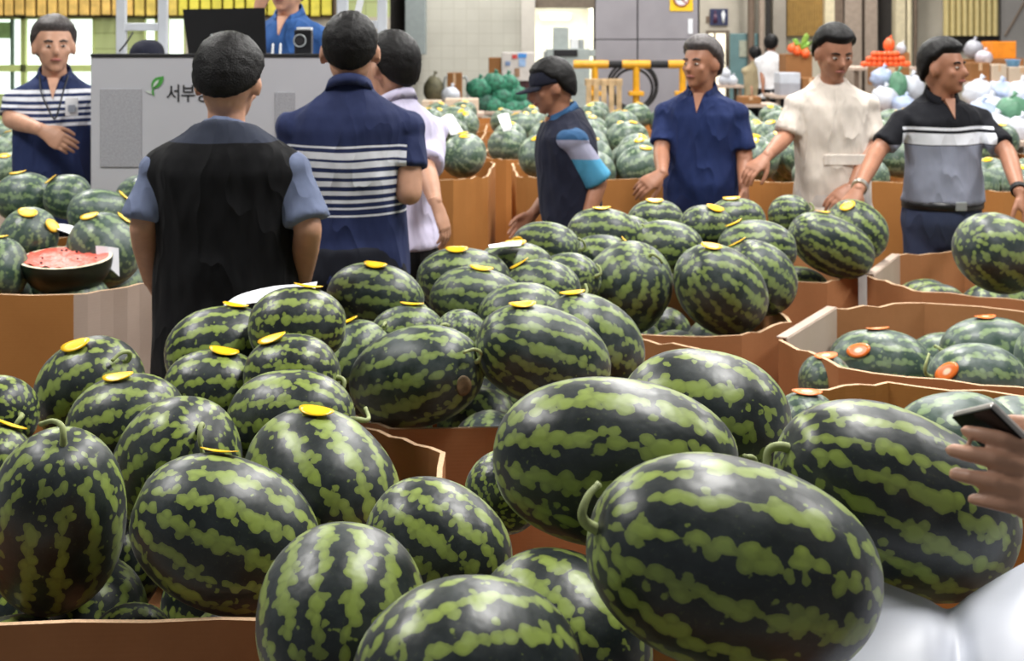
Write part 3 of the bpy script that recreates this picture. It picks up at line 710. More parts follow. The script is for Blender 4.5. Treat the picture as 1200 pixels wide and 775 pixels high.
def stem_mesh(D, seed, size=1.0):
    r = random.Random(seed); a = r.uniform(0, 6.28)
    e1 = Vector((0, math.cos(a), math.sin(a))); e2 = Vector((0, -math.sin(a), math.cos(a)))
    k = size * r.uniform(.8, 1.15)
    pts = spline([Vector((-.012, 0, 0)), Vector((.010, 0, 0)) * k + e1 * .004, Vector((.022, 0, 0)) * k + e1 * .018 * k, Vector((.018, 0, 0)) * k + e1 * .038 * k + e2 * .010, Vector((.004, 0, 0)) * k + e1 * .050 * k + e2 * .028 * k], 5)
    n = len(pts); rad = [(.0068 - .0034 * i / n) * (1.25 if i < 2 else 1) + (.001 if i == n - 1 else 0) for i in range(n)]
    return MB().tube(pts, rad, 8)
def sticker_on(m, M, pos_, px, py, mt, o, sx=.036, sy=.023, seed=0):
    """oval paper sticker on the rind at the surface point seen at (px, py)"""
    L_, D_ = m['L'] / 2, m['D'] / 2; best = None
    for i in range(1, 30):
        a = math.pi * i / 30; s = -math.cos(a); pr = max(0, 1 - abs(s) ** 2.25) ** (1 / 2.1) * (1 - .03 * s)
        for j in range(60):
            b = 2 * math.pi * j / 60
            lp = Vector((s * L_, pr * D_ * math.cos(b), pr * D_ * math.sin(b))); nl = Vector((lp.x / L_ ** 2, lp.y / D_ ** 2, lp.z / D_ ** 2)).normalized()
            wp = M @ lp + Vector(pos_); wn = M @ nl; vd = (Vector((0, 0, EYE)) - wp).normalized()
            if wn.dot(vd) < .05: continue
            q = ((600 + F_PX * wp.x / wp.y) - px) ** 2 + ((HZ + F_PX * (EYE - wp.z) / wp.y) - py) ** 2
            if best is None or q < best[0]: best = (q, lp, nl)
    _, lp, nl = best; rr = random.Random(seed)
    wx = M.transposed() @ Vector((1, rr.uniform(-.5, .5), rr.uniform(-.25, .25))); t1 = (wx - nl * wx.dot(nl)).normalized(); t2 = nl.cross(t1)
    vs = []; uv = []; nr = 3; n = 20
    def place(u, v, lift):
        p = lp + t1 * u * sx + t2 * v * sy
        q = math.sqrt((p.x / L_) ** 2 + (p.y ** 2 + p.z ** 2) / D_ ** 2); ps = p / q
        s = min(.999, abs(ps.x / L_)); pr = max(0.02, 1 - s ** 2.25) ** (1 / 2.1); pe = math.sqrt(max(.02, 1 - s * s)); f = pr / pe
        ps = Vector((ps.x, ps.y * f, ps.z * f)); pl = p * .5 + ps * .5
        return (ps if (ps - lp).dot(nl) > (pl - lp).dot(nl) else pl) + nl * (.0045 + lift + .004 * u * u)
    fs = []
    for side in (.0, -.0015):
        vs.append(place(0, 0, side)); uv.append((.5, .5))
        for r_ in range(1, nr + 1):
            for j in range(n):
                a = 2 * math.pi * j / n; u, v = math.cos(a) * r_ / nr, math.sin(a) * r_ / nr
                vs.append(place(u, v, side)); uv.append((.5 + u / 2, .5 + v / 2))
    h = 1 + nr * n
    for sd in (0, 1):
        b = sd * h
        for j in range(n):
            tri = (b, b + 1 + j, b + 1 + (j + 1) % n); fs.append(tri if sd == 0 else tri[::-1])
            for r_ in range(nr - 1):
                a0 = b + 1 + r_ * n; q = (a0 + j, a0 + n + j, a0 + n + (j + 1) % n, a0 + (j + 1) % n); fs.append(q if sd == 0 else q[::-1])
    e0 = 1 + (nr - 1) * n
    for j in range(n): fs.append((e0 + j, h + e0 + j, h + e0 + (j + 1) % n, e0 + (j + 1) % n))
    so = mesh_obj('sticker', vs, fs, mt, o, True); ul = so.data.uv_layers.new(name='uv')
    for lo_ in so.data.loops: ul.data[lo_.index].uv = uv[lo_.vertex_index]
    return so

fill_mesh = melon_mesh(.25, .22, 32, 18, 1)
for i, m in enumerate(mel):
    M = axis_matrix(m['d'], R.uniform(0, 6.28))
    pale = m['k'] in 'FGL'
    if m['vis']: me = melon_mesh(m['L'], m['D'], 56 if m['k'] == 'B' else 44, 34 if m['k'] == 'B' else 26, i * 3.7)
    else: me = fill_mesh
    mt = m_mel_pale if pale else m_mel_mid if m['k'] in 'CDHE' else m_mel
    if not len(me.materials): me.materials.append(mt)
    o = bpy.data.objects.new('watermelon', me); COL.objects.link(o)
    o.matrix_world = Matrix.Translation(Vector(pos[i])) @ M.to_4x4()
    if not m['vis']:
        o.material_slots[0].link = 'OBJECT'; o.material_slots[0].material = mt
        tag(o, 'shaded watermelon in the lower layer ' + BP[m['k']], 'watermelon', 'lower layer of watermelons ' + BP[m['k']])
        continue
    tag(o, m['note'] + ' ' + BP[m['k']], 'watermelon', 'watermelons ' + BP[m['k']])
    if 'brown scar' in m['note']: SCAR = (o, M)
    if m['stem']:
        sz = .75 if m['k'] == 'B' else 1.0 if m['D'] > .2 else .8
        so = stem_mesh(m['D'], i, sz).build('stem', m_stem, o, True)
        so.location = (m['L'] / 2 * .985, 0, 0)
    for q, (sx_, sy_) in enumerate(m['st']):
        om = m['k'] in 'FG'
        sticker_on(m, M, pos[i], sx_, sy_ - (1 if m['k'] in 'ACD' else 0), m_ost if om else (m_yst if m['k'] != 'L' else m_yst2), o, seed=i * 3 + q, sx=.039 if om else .035)

# far melons: one mesh, a piled top layer for each far bin
m_scar = mat('brown_scar', (112, 92, 66), .7, var=.3, nscale=60)
for i, m in enumerate(mel[:len(ML)]):
    if 'brown scar' in m['note']:
        o_ = SCAR[0]; q = sticker_on(m, SCAR[1], pos[i], 541, 452, m_scar, o_, .02, .026, 5); q.name = 'scar'
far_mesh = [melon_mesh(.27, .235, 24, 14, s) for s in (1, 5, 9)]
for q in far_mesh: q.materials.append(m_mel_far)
tagm = MB(); tagm.bbox((0, 0, 0), (.05, .03, .004), .001); tag_o = None
stk_me = None
def far_melon(p, key, lab, grp, sticker=True):
    global stk_me
    me = R.choice(far_mesh); o = bpy.data.objects.new('watermelon', me); COL.objects.link(o)
    a = R.choice([R.uniform(-.5, .5), R.uniform(-1.9, -1.2)]); d = Vector((math.cos(a), math.sin(a), R.uniform(-.1, .3)))
    M = axis_matrix(d, R.uniform(0, 6.28)); o.matrix_world = Matrix.Translation(p) @ M.to_4x4()
    tag(o, lab, 'watermelon', grp)
    if sticker:
        if stk_me is None:
            so = MB().ell((0, 0, 0), (.035, 0, 0), (0, .023, 0), (0, 0, .004), 12, 6).build('sticker', m_yst2, None, True); stk_me = so.data; bpy.data.objects.remove(so)
        so = bpy.data.objects.new('sticker', stk_me); COL.objects.link(so); so.parent = o
        up = M.transposed() @ Vector((R.uniform(-.35, .35), R.uniform(-.6, .1), 1)); up.normalize()
        q = 1 / math.sqrt((up.x / .135) ** 2 + (up.y ** 2 + up.z ** 2) / .1175 ** 2)
        so.matrix_basis = Matrix.Translation(up * (q * 1.012)) @ up.to_track_quat('Z', 'Y').to_matrix().to_4x4()
FL = {'K1': 'right of the lilac-shirted man', 'K2': 'behind the man in dark cap', 'K3': 'under the hand of the man in cream', 'K4': 'behind the black and grey polo man'}
for key, x, y, rim, g in KR:
    b = BINS[key]; row = int(y + .25)
    where = FL.get(key) or ('behind the man with name badge' if g == 'J' else {9: 'in the first far row', 10: 'in the second far row', 12: 'in the third far row', 13: 'in the last far row'}.get(row, 'in the last far row') + ' ' + COLN[key])
    for j in range(4):
        for i in range(4):
            lx = (i - 1.5) * .262; ly = (j - 1.5) * .262
            if abs(lx) + abs(ly) > .68: continue
            if (row >= 12 and j > 1) or (row >= 10 and j == 3) or (row == 13 and i in (0, 3)): continue
            top = rim + .02 + (.05 if j in (1, 2) else 0) + R.uniform(-.02, .03)
            if key == 'K4': top = rim - .02
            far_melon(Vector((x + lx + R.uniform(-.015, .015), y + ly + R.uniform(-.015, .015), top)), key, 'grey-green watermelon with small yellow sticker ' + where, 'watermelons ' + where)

# ------------------------------------------------------------------ people
m_skin = mat('skin', (196, 148, 122), .5, var=.08, nscale=20)
m_skin_dark = mat('skin_tanned', (168, 116, 90), .5, var=.08, nscale=20)
m_hair = mat('black_hair', (12, 10, 11), .5, spec=.25, var=.4, nscale=80, bump=.35, bscale=220)
m_hair_grey = mat('greying_hair', (74, 68, 68), .5, var=.4, nscale=90, bump=.35, bscale=220)
m_eye = mat('eye_white', (196, 184, 176), .2, var=.02); m_iris = mat('eye_dark', (34, 24, 20), .2, var=.1)
m_lip = mat('lip', (160, 96, 86), .5, var=.08)
m_shoe = mat('dark_shoe', (34, 32, 32), .5)
HAND = {}
def hand_mesh(curl, thumb_side, spread=.12, thumb_in=.5):
    """palm and five fingers; wrist at origin, fingers along +x, back of hand +z, thumb on thumb_side*y"""
    key = (round(curl, 2), thumb_side, round(spread, 2), round(thumb_in, 2))
    if key in HAND: return HAND[key]
    mb = MB(); S = thumb_side
    mb.loft([((-.03, 0, 0), (0, .026, 0), (0, 0, .020)), ((.0, 0, 0), (0, .029, 0), (0, 0, .019)), ((.03, S * .003, -.001), (0, .036, 0), (0, 0, .018)), ((.065, 0, -.001), (0, .042, 0), (0, 0, .0155)), ((.09, -S * .002, -.002), (0, .040, 0), (0, 0, .012)), ((.098, -S * .002, -.003), (0, .034, 0), (0, 0, .007))], 18)
    mb.ell((.035, S * .026, -.008), (.034, S * .008, 0), (0, .016, 0), (0, 0, .015))
    for y, L, r in ((.030, .072, .0092), (.0105, .081, .0095), (-.0095, .075, .0092), (-.028, .058, .0080)):
        y *= S; p = Vector((.088 - abs(y) * .15, y, -.002)); a = curl * .55; yaw = y * spread * 8
        for q, f in enumerate((.45, .31, .24)):
            d = Vector((math.cos(a) * math.cos(yaw), math.cos(a) * math.sin(yaw), -math.sin(a))); e = p + d * L * f
            mb.cap(p, e, r * (1 - .08 * q), r * (1 - .08 * (q + 1)), 10); p = e; a += curl * (.85 if q == 0 else .6)
    p = Vector((.022, S * .028, -.008)); ang = math.radians(52 - 40 * thumb_in)
    d = Vector((math.cos(ang), S * math.sin(ang), -.25 - .5 * thumb_in)).normalized(); e = p + d * .040; mb.cap(p, e, .0135, .0112, 10)
    d = Vector((math.cos(ang - .35), S * math.sin(ang - .35), -.3 - .6 * thumb_in)).normalized(); g = e + d * .032; mb.cap(e, g, .0112, .0098, 10)
    d = Vector((math.cos(ang - .6), S * math.sin(ang - .6), -.3 - .6 * thumb_in)).normalized(); mb.cap(g, g + d * .022, .0098, .0080, 10)
    HAND[key] = remeshed(mb, .0036, 3); return HAND[key]

def person(label, base, face, top, skin=None, hair='short', hair_m=None, shirt=None, pants=None, arms=(), girth=1.0, lean=(0, 0), look=None, nod=0.0,
           hem=.86, sleeve=.8, sleeve_r=1.0, vest=None, cap=None, collar=True, collar_m=None, pants_m=None, vox=.011, legs=True, tuck=False, floor_z=0.0, ztop_k=None, detail=True, wr=.009, shoulder_w=1.0):
    """base (x, y) of the feet; face = facing direction; top = height of the crown; arms = [(side, elbow, wrist, hand_dir, back_normal, curl)] in world points (side +1 = the person's left)"""
    skin = skin or m_skin; hair_m = hair_m or m_hair
    B = Vector((base[0], base[1], floor_z)); k = (top - floor_z) / 1.72
    f = Vector((face[0], face[1], 0)).normalized(); s = Vector((-f.y, f.x, 0))      # s = the person's left
    e = empty('person', B); tag(e, label, 'person')
    def at(z, fx=0, sx=0):
        q = max(0, (z - .9) / .6)
        return Vector((lean[0] * q, lean[1] * q, z * k)) + f * fx * k + s * sx * k
    sh_z, shw = 1.362, .168 * shoulder_w
    SHO = {q: at(sh_z, -.005, q * shw) for q in (1, -1)}
    torso = [(.80, .155, .10, 0), (.90, .170, .118 * girth, .0), (1.02, .158 * (.6 + .4 * girth), .112 * girth, .012 * girth), (1.15, .160, .112 * (.5 + .5 * girth), .008), (1.27, .172, .116, 0), (1.36, .174 * shoulder_w, .108, -.005), (1.405, .148 * shoulder_w, .092, -.01), (1.438, .110 * shoulder_w, .076, -.012), (1.465, .078, .066, -.008), (1.50, .056, .056, .0)]
    def rings(tb, ds, dd, zmax=9, zmin=0): return [(at(z, fo), s * (w_ + ds) * k, f * (d_ + dd) * k) for z, w_, d_, fo in tb if zmin <= z <= zmax]
    # --- body: one continuous skin surface
    mb = MB(); mb.loft(rings(torso, -.012, -.012))
    look = Vector((look[0], look[1], 0)).normalized() if look else f
    hs = Vector((-look.y, look.x, 0)); nodv = nod
    hf = (look * math.cos(nodv) - Vector((0, 0, 1)) * math.sin(nodv)); hu = (Vector((0, 0, 1)) * math.cos(nodv) + look * math.sin(nodv))
    nb = at(1.47, -.005); hc = at(1.602, .025) + look * (.045 * math.sin(nodv)) * k
    hk = k * 1.0
    def H(a, b, c): return hc + (hs * a + hf * b + hu * c) * hk
    mb.cap(nb - Vector((0, 0, .03)), H(0, -.012, -.06), .056 * k, .052 * k)
    mb.ell(H(0, -.014, .026), hs * .080 * hk, hf * .096 * hk, hu * .092 * hk, 22, 14)
    mb.ell(H(0, -.036, -.030), hs * .066 * hk, hf * .060 * hk, hu * .075 * hk, 18, 10)
    mb.ell(H(0, .022, -.035), hs * .062 * hk, hf * .068 * hk, hu * .078 * hk, 20, 12)
    mb.ell(H(0, .062, -.094), hs * .028 * hk, hf * .024 * hk, hu * .020 * hk)
    mb.ell(H(0, .072, .026), hs * .052 * hk, hf * .014 * hk, hu * .012 * hk)
    mb.cap(H(0, .086, .012), H(0, .106, -.024), .009 * hk, .0145 * hk)
    mb.ell(H(0, .088, -.030), hs * .018 * hk, hf * .012 * hk, hu * .009 * hk)
    mb.ell(H(0, .080, -.058), hs * .026 * hk, hf * .013 * hk, hu * .012 * hk)
    for q in (-1, 1):
        mb.ell(H(q * .086, -.010, -.010), hs * q * .012 * hk + hf * -.010 * hk, hf * .020 * hk, hu * .034 * hk)
        mb.ell(H(q * .046, .062, -.02), hs * .02 * hk, hf * .016 * hk, hu * .018 * hk)
    parts = []
    A = {}
    for (q, el, wr_, hd, bn, curl) in arms:
        el = Vector(el) - B; wr_ = Vector(wr_) - B; A[q] = (el, wr_)
        mb.cap(SHO[q], el, .049 * k, .040 * k); mb.cap(el, el + (wr_ - el) * .35, .040 * k, .040 * k); mb.cap(el + (wr_ - el) * .35, wr_, .040 * k, .027 * k)
        hd = Vector(hd).normalized(); bn = Vector(bn); bn = (bn - hd * bn.dot(hd)).normalized(); yv = bn.cross(hd)
        # thumb sits on the inner side: for the left hand seen from the back, thumb is to the right
        ts = -1 if q > 0 else 1
        hm = hand_mesh(curl, ts).copy(); M = Matrix((tuple(hd), tuple(yv), tuple(bn))).transposed().to_4x4()
        hm.transform(Matrix.Translation(wr_ + hd * .012 * k) @ M @ Matrix.Scale(k * 1.02, 4)); parts.append(hm)
    if legs:
        for q in (1, -1):
            mb.cap(at(.84, 0, q * .085), at(.47, .01, q * .09), .075 * k, .052 * k); mb.cap(at(.47, .01, q * .09), at(.08, -.02, q * .09), .052 * k, .038 * k)
    body = joined([remeshed(mb, vox, 3)] + parts, 'body')
    link('body', body, skin, e, True)
    # --- face and hair
    if detail:
        for q in (-1, 1):
            m_ = MB(); m_.ell(H(q * .031, .076, .004), hs * .0125 * hk, hf * .009 * hk, hu * .0048 * hk, 12, 8); eo = m_.build('eye', m_eye, e, True)
            m_ = MB(); m_.ell(H(q * .031, .0835, .004), hs * .0055 * hk, hf * .0035 * hk, hu * .0048 * hk, 10, 6); m_.build('iris', m_iris, eo, True)
            m_ = MB(); m_.tube([H(q * .014, .084, .024), H(q * .032, .083, .030), H(q * .05, .070, .024)], [.004 * hk, .0045 * hk, .003 * hk], 6); m_.build('eyebrow', hair_m, e, True)
        m_ = MB(); m_.tube([H(-.024, .083, -.058), H(-.01, .0935, -.056), H(.01, .0935, -.056), H(.024, .083, -.058)], [.003 * hk, .006 * hk, .006 * hk, .003 * hk], 8); m_.build('lips', m_lip, e, True)
    if hair:
        n1, n2 = 72, 44; vs = []; fs = []; c0 = H(0, -.014, .026)
        for i in range(n2 + 1):
            t = math.pi * i / n2; u_ = math.cos(t)
            for j in range(n1):
                a = 2 * math.pi * j / n1; ss, ff = math.sin(t) * math.sin(a), math.sin(t) * math.cos(a)
                q_ = max(0, min(1, (ff + .0) / .46)); hl = (-.16 + .66 * q_ * q_ * (3 - 2 * q_)) if ff > 0 else (-.16 + .80 * ff)
                if hair == 'balding': hl += .22 * max(0, ff)
                if abs(ss) > .75 and -.32 < ff < .32: hl += .26 * (1 - abs(ff) / .32)
                w_ = max(0, min(1, (u_ - hl) / .26 + .4)); nz = noise.noise(Vector((ss, ff, u_)) * 9 + B * 3) * .003 + noise.noise(Vector((ss * 2, ff * 2, u_)) * 14 + B) * .002
                hl += .09 * noise.noise(Vector((ss, ff, 0)) * 11 + B); th = (.021 if hair == 'short' else .009) * (1 + .5 * max(0, u_)) + nz
                off = -.012 + (th + .012) * (w_ * w_ * (3 - 2 * w_))
                bk = max(0, -u_) * max(0, min(1, .5 - ff)); vs.append(c0 + (hs * ss * (.080 + off) * (1 + .12 * bk) + hf * ff * (.096 + off) * (1 + .05 * bk) + hu * u_ * (.092 + off) * (1 + .42 * bk)) * hk)
        for i in range(n2):
            for j in range(n1): fs.append((i * n1 + j, (i + 1) * n1 + j, (i + 1) * n1 + (j + 1) % n1, i * n1 + (j + 1) % n1))
        mesh_obj('hair', vs, fs, hair_m, e, True)
    if cap:
        m_ = MB(); m_.ell(H(0, -.014, .038), hs * .094 * hk, hf * .112 * hk, hu * .095 * hk, 26, 16)
        # keep only the crown
        me = bpy.data.meshes.new('cap'); me.from_pydata(m_.v, [], m_.f); bm = bmesh.new(); bm.from_mesh(me); bmesh.ops.recalc_face_normals(bm, faces=bm.faces)
        bmesh.ops.bisect_plane(bm, geom=bm.verts[:] + bm.edges[:] + bm.faces[:], plane_co=H(0, 0, .022), plane_no=hu, clear_inner=True)
        bmesh.ops.holes_fill(bm, edges=[x for x in bm.edges if x.is_boundary]); bm.to_mesh(me); bm.free()
        co = link('cap', me, cap, e, True); co['label'] = 'dark peaked cap'
        rg = []
        for zt in (0, .006):
            for rr_ in (0, 1):
                rg.append([H(math.sin(a) * (.080 + 0 * rr_), .052 + math.cos(a) * .035 + rr_ * (.075 * math.cos(a) + .01) * (1), .026 - rr_ * .014 - abs(math.sin(a)) * .006 + zt) for a in [math.radians(-88 + 176 * t / 14) for t in range(15)]])
        vs = [p for r_ in (rg[0], rg[1], rg[3], rg[2]) for p in r_]; n = 15; fs = []
        for q in range(4):
            for j in range(n - 1): a0, b0 = q * n, ((q + 1) % 4) * n; fs.append((a0 + j, a0 + j + 1, b0 + j + 1, b0 + j))
        fs += [(0, n, 2 * n, 3 * n), (n - 1, 2 * n - 1, 3 * n - 1, 4 * n - 1)]
        mesh_obj('brim', vs, fs, cap, co, True)
    # --- shirt
    mb = MB(); zs = [t_ for t_ in torso if t_[0] >= hem and t_[0] < 1.5]
    zs = [(hem, .180, .130 * girth, .004)] + [t_ for t_ in zs if t_[0] > hem + .03]
    rg = rings(zs[:-1], .014, .014); rg.append((at(1.464, -.004), s * .084 * k, f * .078 * k - Vector((0, 0, .026 * k)))); rg.append((at(1.482, -.002), s * .068 * k, f * .070 * k - Vector((0, 0, .034 * k))))
    mb.loft(rg, 24)
    for q, (el, wr_) in A.items():
        d = el - SHO[q]; end = SHO[q] + d * min(sleeve, 1.0)
        mb.cap(at(1.418, -.012, q * .055), SHO[q], .056 * k, .050 * k)
        mb.ell(SHO[q] + Vector((0, 0, .0)), s * .056 * k * (.5 + .5 * sleeve_r), f * .064 * k * sleeve_r, Vector((0, 0, .052 * k)))
        if sleeve <= 1: mb.cone(SHO[q] - Vector((0, 0, .006)), end, .050 * k * (.5 + .5 * sleeve_r), .060 * k * sleeve_r, 18)
        else: mb.cap(SHO[q], el, .060 * k, .052 * k); mb.cone(el, el + (wr_ - el) * (sleeve - 1), .052 * k, .047 * k, 18)
    sh = link('shirt', remeshed(mb, vox, 2, wr, 7, base[0] * 3), shirt, e, True)
    if collar:
        vs = []; n = 30; fs = []
        for (rs, rf_, z_) in ((.068, .074, 1.464), (.084, .092, 1.458), (.070, .074, 1.502), (.063, .067, 1.502)):
            for j in range(n):
                a = math.radians(30 + 300 * j / (n - 1)); dz = -.036 * math.cos(a) if z_ > 1.5 else -.044 * math.cos(a)
                vs.append(at(z_ + dz, math.cos(a) * rf_ - .002, math.sin(a) * rs))
        for q in range(4):
            for j in range(n - 1): a0, b0 = q * n, ((q + 1) % 4) * n; fs.append((a0 + j, a0 + j + 1, b0 + j + 1, b0 + j))
        fs += [(0, n, 2 * n, 3 * n), (n - 1, 2 * n - 1, 3 * n - 1, 4 * n - 1)]
        mesh_obj('collar', vs, fs, collar_m or shirt, sh, True)
        vv = [at(1.466, .074, .026), at(1.466, .074, -.026), at(1.375, .122, 0), at(1.455, .04, .026), at(1.455, .04, -.026), at(1.365, .10, 0)]
        mesh_obj('neckline', vv, [(0, 1, 2), (3, 5, 4), (0, 3, 4, 1), (1, 4, 5, 2), (2, 5, 3, 0)], skin, e)
    if vest:
        mb = MB(); zs2 = [(hem - .03, .176, .128 * girth, .004)] + [t_ for t_ in torso if hem < t_[0] < 1.45]
        rg = rings(zs2, .034, .034); rg.append((at(1.476, -.006), s * .094 * k, f * .088 * k - Vector((0, 0, .034 * k)))); mb.loft(rg, 24)
        for q in (1, -1):
            mb.cap(at(1.420, -.012, q * .05), SHO[q] - s * q * .012 * k, .068 * k, .060 * k); mb.ell(SHO[q] - s * (q * .030) * k, s * .050 * k, f * .086 * k, Vector((0, 0, .062 * k)))
        link('vest', remeshed(mb, vox, 3, wr, 7, base[0] * 5), vest, e, True)
    # --- trousers, belt and shoes
    if legs:
        mb = MB(); zb = [(.78, .165, .112, 0), (.90, .182, .128 * girth, .0), (1.0, .168, .122 * girth, .006)]
        mb.loft(rings(zb, .006, .006), 24)
        for q in (1, -1):
            mb.cap(at(.86, 0, q * .088), at(.47, .012, q * .098), .096 * k, .074 * k); mb.cone(at(.48, .012, q * .098), at(.05, -.01, q * .10), .076 * k, .066 * k, 18)
        link('trousers', remeshed(mb, .014, 3, .006, 6, base[0]), pants, e, True)
        for q in (1, -1):
            m_ = MB(); m_.loft([(at(.0, -.09, q * .10), s * .03, f * .0 + Vector((0, 0, .002))), (at(.045, -.085, q * .10), s * .038, Vector((0, 0, .045))), (at(.045, .0, q * .10), s * .044, Vector((0, 0, .045))), (at(.032, .10, q * .105), s * .048, Vector((0, 0, .032))), (at(.024, .165, q * .105), s * .030, Vector((0, 0, .022)))], 14); m_.build('shoe', m_shoe, e, True)
        if tuck:
            m_ = MB(); rr_ = []
            for z_, o_ in ((.962, .010), (.962, .017), (1.002, .017), (1.002, .010)): rr_.append([at(z_, .004 + math.cos(a) * (.122 * girth + o_), math.sin(a) * (.170 + o_)) for a in [2 * math.pi * t / 32 for t in range(32)]])
            m_.rings(rr_ + [rr_[0]], cap=False); bo = m_.build('belt', m_black, e, True)
            m_ = MB(); m_.bbox(at(.985, .004 + .122 * girth + .02), (.05, .012, .04), .004); m_.build('buckle', m_steel, bo)
    return e, at, f, s, hc, k

navy = (30, 38, 66); white = (226, 228, 236)
def zP(py, Y): return EYE - (py - HZ) / F_PX * Y
# man with lanyard and striped polo
b1 = [(zP(b, 6.3), zP(a, 6.3), white) for a, b in ((104, 108.5), (112, 117), (121, 124.5), (128, 131), (135, 138), (142, 146))]
c_polo1 = cloth('navy_striped_polo_front', (40, 52, 92), b1, .22)
m_navy_pants = cloth('dark_trousers', (24, 26, 36)); m_black_pants = cloth('black_trousers', (14, 14, 18))
p1 = person('man in navy polo with white chest stripes and name badge', (X(64, 6.3), 6.3), (.25, -1), zP(24, 6.3), shirt=c_polo1, pants=m_navy_pants, hair_m=m_hair_grey, girth=1.08,
   arms=[(-1, P(13, 140, 6.22), P(48, 152, 6.02), (.85, -.2, -.45), (-.1, -.9, .3), .5), (1, P(122, 160, 6.3), P(120, 215, 6.2), (0, -.1, -1), (1, -.2, 0), .5)], look=(.45, -1), hem=.80)
m_lan = mat('lanyard_cord', (34, 36, 44), .6); m_badge = mat('badge_white', (232, 232, 236), .3, var=.03)
E1, at1, f1, s1 = p1[0], p1[1], p1[2], p1[3]
lan = MB().tube(spline([at1(1.475, .04, .06), at1(1.40, .128, .045), at1(1.30, .15, .02), at1(1.30, .15, .0), at1(1.40, .128, -.045), at1(1.475, .04, -.06)], 5), .004, 6).build('lanyard', m_lan, E1, True)
bd = MB().bbox(P(84, 125, 6.14) - E1.location, (.055, .006, .085), .004, Matrix.Rotation(.2, 3, 'Z')).build('name_badge', m_badge, E1)
MB().box(P(84, 127, 6.13) - E1.location, (.03, .005, .03), Matrix.Rotation(.2, 3, 'Z')).build('badge_photo', mat('badge_grey', (150, 156, 170), .4), bd)

# man in black vest seen from behind
Y2 = 3.76
c_sh2 = cloth('grey_blue_shirt', (108, 118, 146)); c_vest = cloth('black_vest', (10, 10, 14), top=(zP(164, Y2), (50, 55, 70)))
p2 = person('man in black vest over grey-blue short sleeves, seen from behind', (X(265, Y2), Y2), (.04, 1), zP(50, Y2), skin=m_skin, shirt=c_sh2, pants=cloth('blue_jeans', (70, 84, 112)), vest=c_vest, collar=False, girth=1.22, shoulder_w=1.1,
   arms=[(1, P(168, 266, 3.72), P(178, 328, 3.86), (.25, .5, -.8), (-1, 0, 0), .6), (-1, P(361, 268, 3.70), P(352, 338, 3.84), (-.1, .4, -.9), (1, 0, 0), .6)], hem=.80, sleeve=.88, sleeve_r=1.08, nod=.28, vox=.0095)
# taller man in striped polo seen from behind
Y3 = 4.42
b3 = [(zP(b, Y3), zP(a, Y3), white) for a, b in ((167, 169.5), (174, 182), (185, 192), (197, 203), (207, 213), (218, 223), (228, 232), (237, 239.5), (246, 248.5))]
c_polo3 = cloth('navy_striped_polo_back', (38, 47, 84), b3, .19)
p3_ = person('tall man in navy polo with white back stripes, seen from behind', (X(410, Y3), Y3), (-.06, 1), zP(17, Y3), shirt=c_polo3, pants=m_navy_pants, girth=1.12, shoulder_w=1.06,
   arms=[(1, P(345, 240, 4.42), P(352, 300, 4.7), (.2, .7, -.6), (-1, 0, 0), .6), (-1, P(480, 226, 4.36), P(440, 214, 4.62), (-.7, .7, .1), (.3, .3, .9), .6)], hem=.74, sleeve=.62, hair='balding', vox=.0095)
# lilac shirt
p4_ = person('man in pale lilac shirt and black trousers beside the striped polo', (X(462, 5.05), 5.05), (-.75, .7), zP(44, 5.05), shirt=cloth('lilac_shirt', (206, 200, 226)), pants=m_black_pants,
   arms=[(-1, P(498, 195, 4.98), P(510, 236, 4.86), (.35, -.1, -.9), (.9, -.4, 0), .55), (1, P(420, 210, 5.1), P(405, 250, 5.25), (-.3, .6, -.6), (-1, 0, 0), .5)], sleeve=.98, sleeve_r=1.15, hem=.93, girth=1.1, shoulder_w=1.12)
# auctioneer on the stand
FZ = .40
p5_ = person('man in blue polo raising a hand to his chin behind the desk', (X(338, 6.55), 6.55), (-.3, -1), zP(-40, 6.55), shirt=cloth('blue_polo', (52, 92, 152)), pants=m_navy_pants, floor_z=FZ,
   arms=[(-1, P(290, 62, 6.40), P(302, 14, 6.30), (.35, -.1, .9), (-.5, -.8, .1), .9), (1, P(388, 72, 6.5), P(372, 112, 6.3), (-.3, -.8, -.3), (.3, -.2, .9), .6)])
# man in cap
Y6 = 6.0
m_cap = cloth('cap_cloth', (30, 32, 46))
c_sh6 = cloth('teal_sleeved_shirt', (76, 148, 184), [(zP(182, Y6), zP(160, Y6), (150, 150, 172)), (zP(160, Y6), 2, (48, 84, 122))])
p6_ = person('man in dark cap and navy vest walking, teal banded sleeve', (X(676, Y6), Y6), (-1, -.15), zP(74, Y6), shirt=c_sh6, pants=m_black_pants, vest=cloth('navy_vest', (28, 31, 48)), cap=m_cap, skin=m_skin_dark, lean=(-.07, 0), nod=.25,
   arms=[(1, P(702, 214, 5.86), P(686, 262, 5.80), (-.25, -.1, -.9), (0, -1, 0), .6), (-1, P(650, 220, 6.15), P(625, 250, 6.1), (-.6, 0, -.7), (0, 1, 0), .6)], sleeve=.98, sleeve_r=1.2, hem=.80)
# plain navy shirt
Y7 = 6.5
p7_ = person('man in plain navy short-sleeved shirt resting a hand on a bin', (X(822, Y7), Y7), (-.35, -1), zP(47, Y7), shirt=cloth('plain_navy_shirt', (30, 44, 88), bump=.5), pants=cloth('navy_trousers', (26, 36, 74)), skin=m_skin_dark, hair_m=m_hair_grey, girth=1.15, shoulder_w=1.05,
   arms=[(-1, P(775, 178, 6.46), P(776, 203, 6.22), (-.75, -.35, -.45), (.2, -.6, .7), .5), (1, P(873, 186, 6.42), P(872, 218, 6.30), (.1, -.25, -.9), (1, -.3, 0), .6)], hem=.80, sleeve=.8, look=(-.75, -.8))
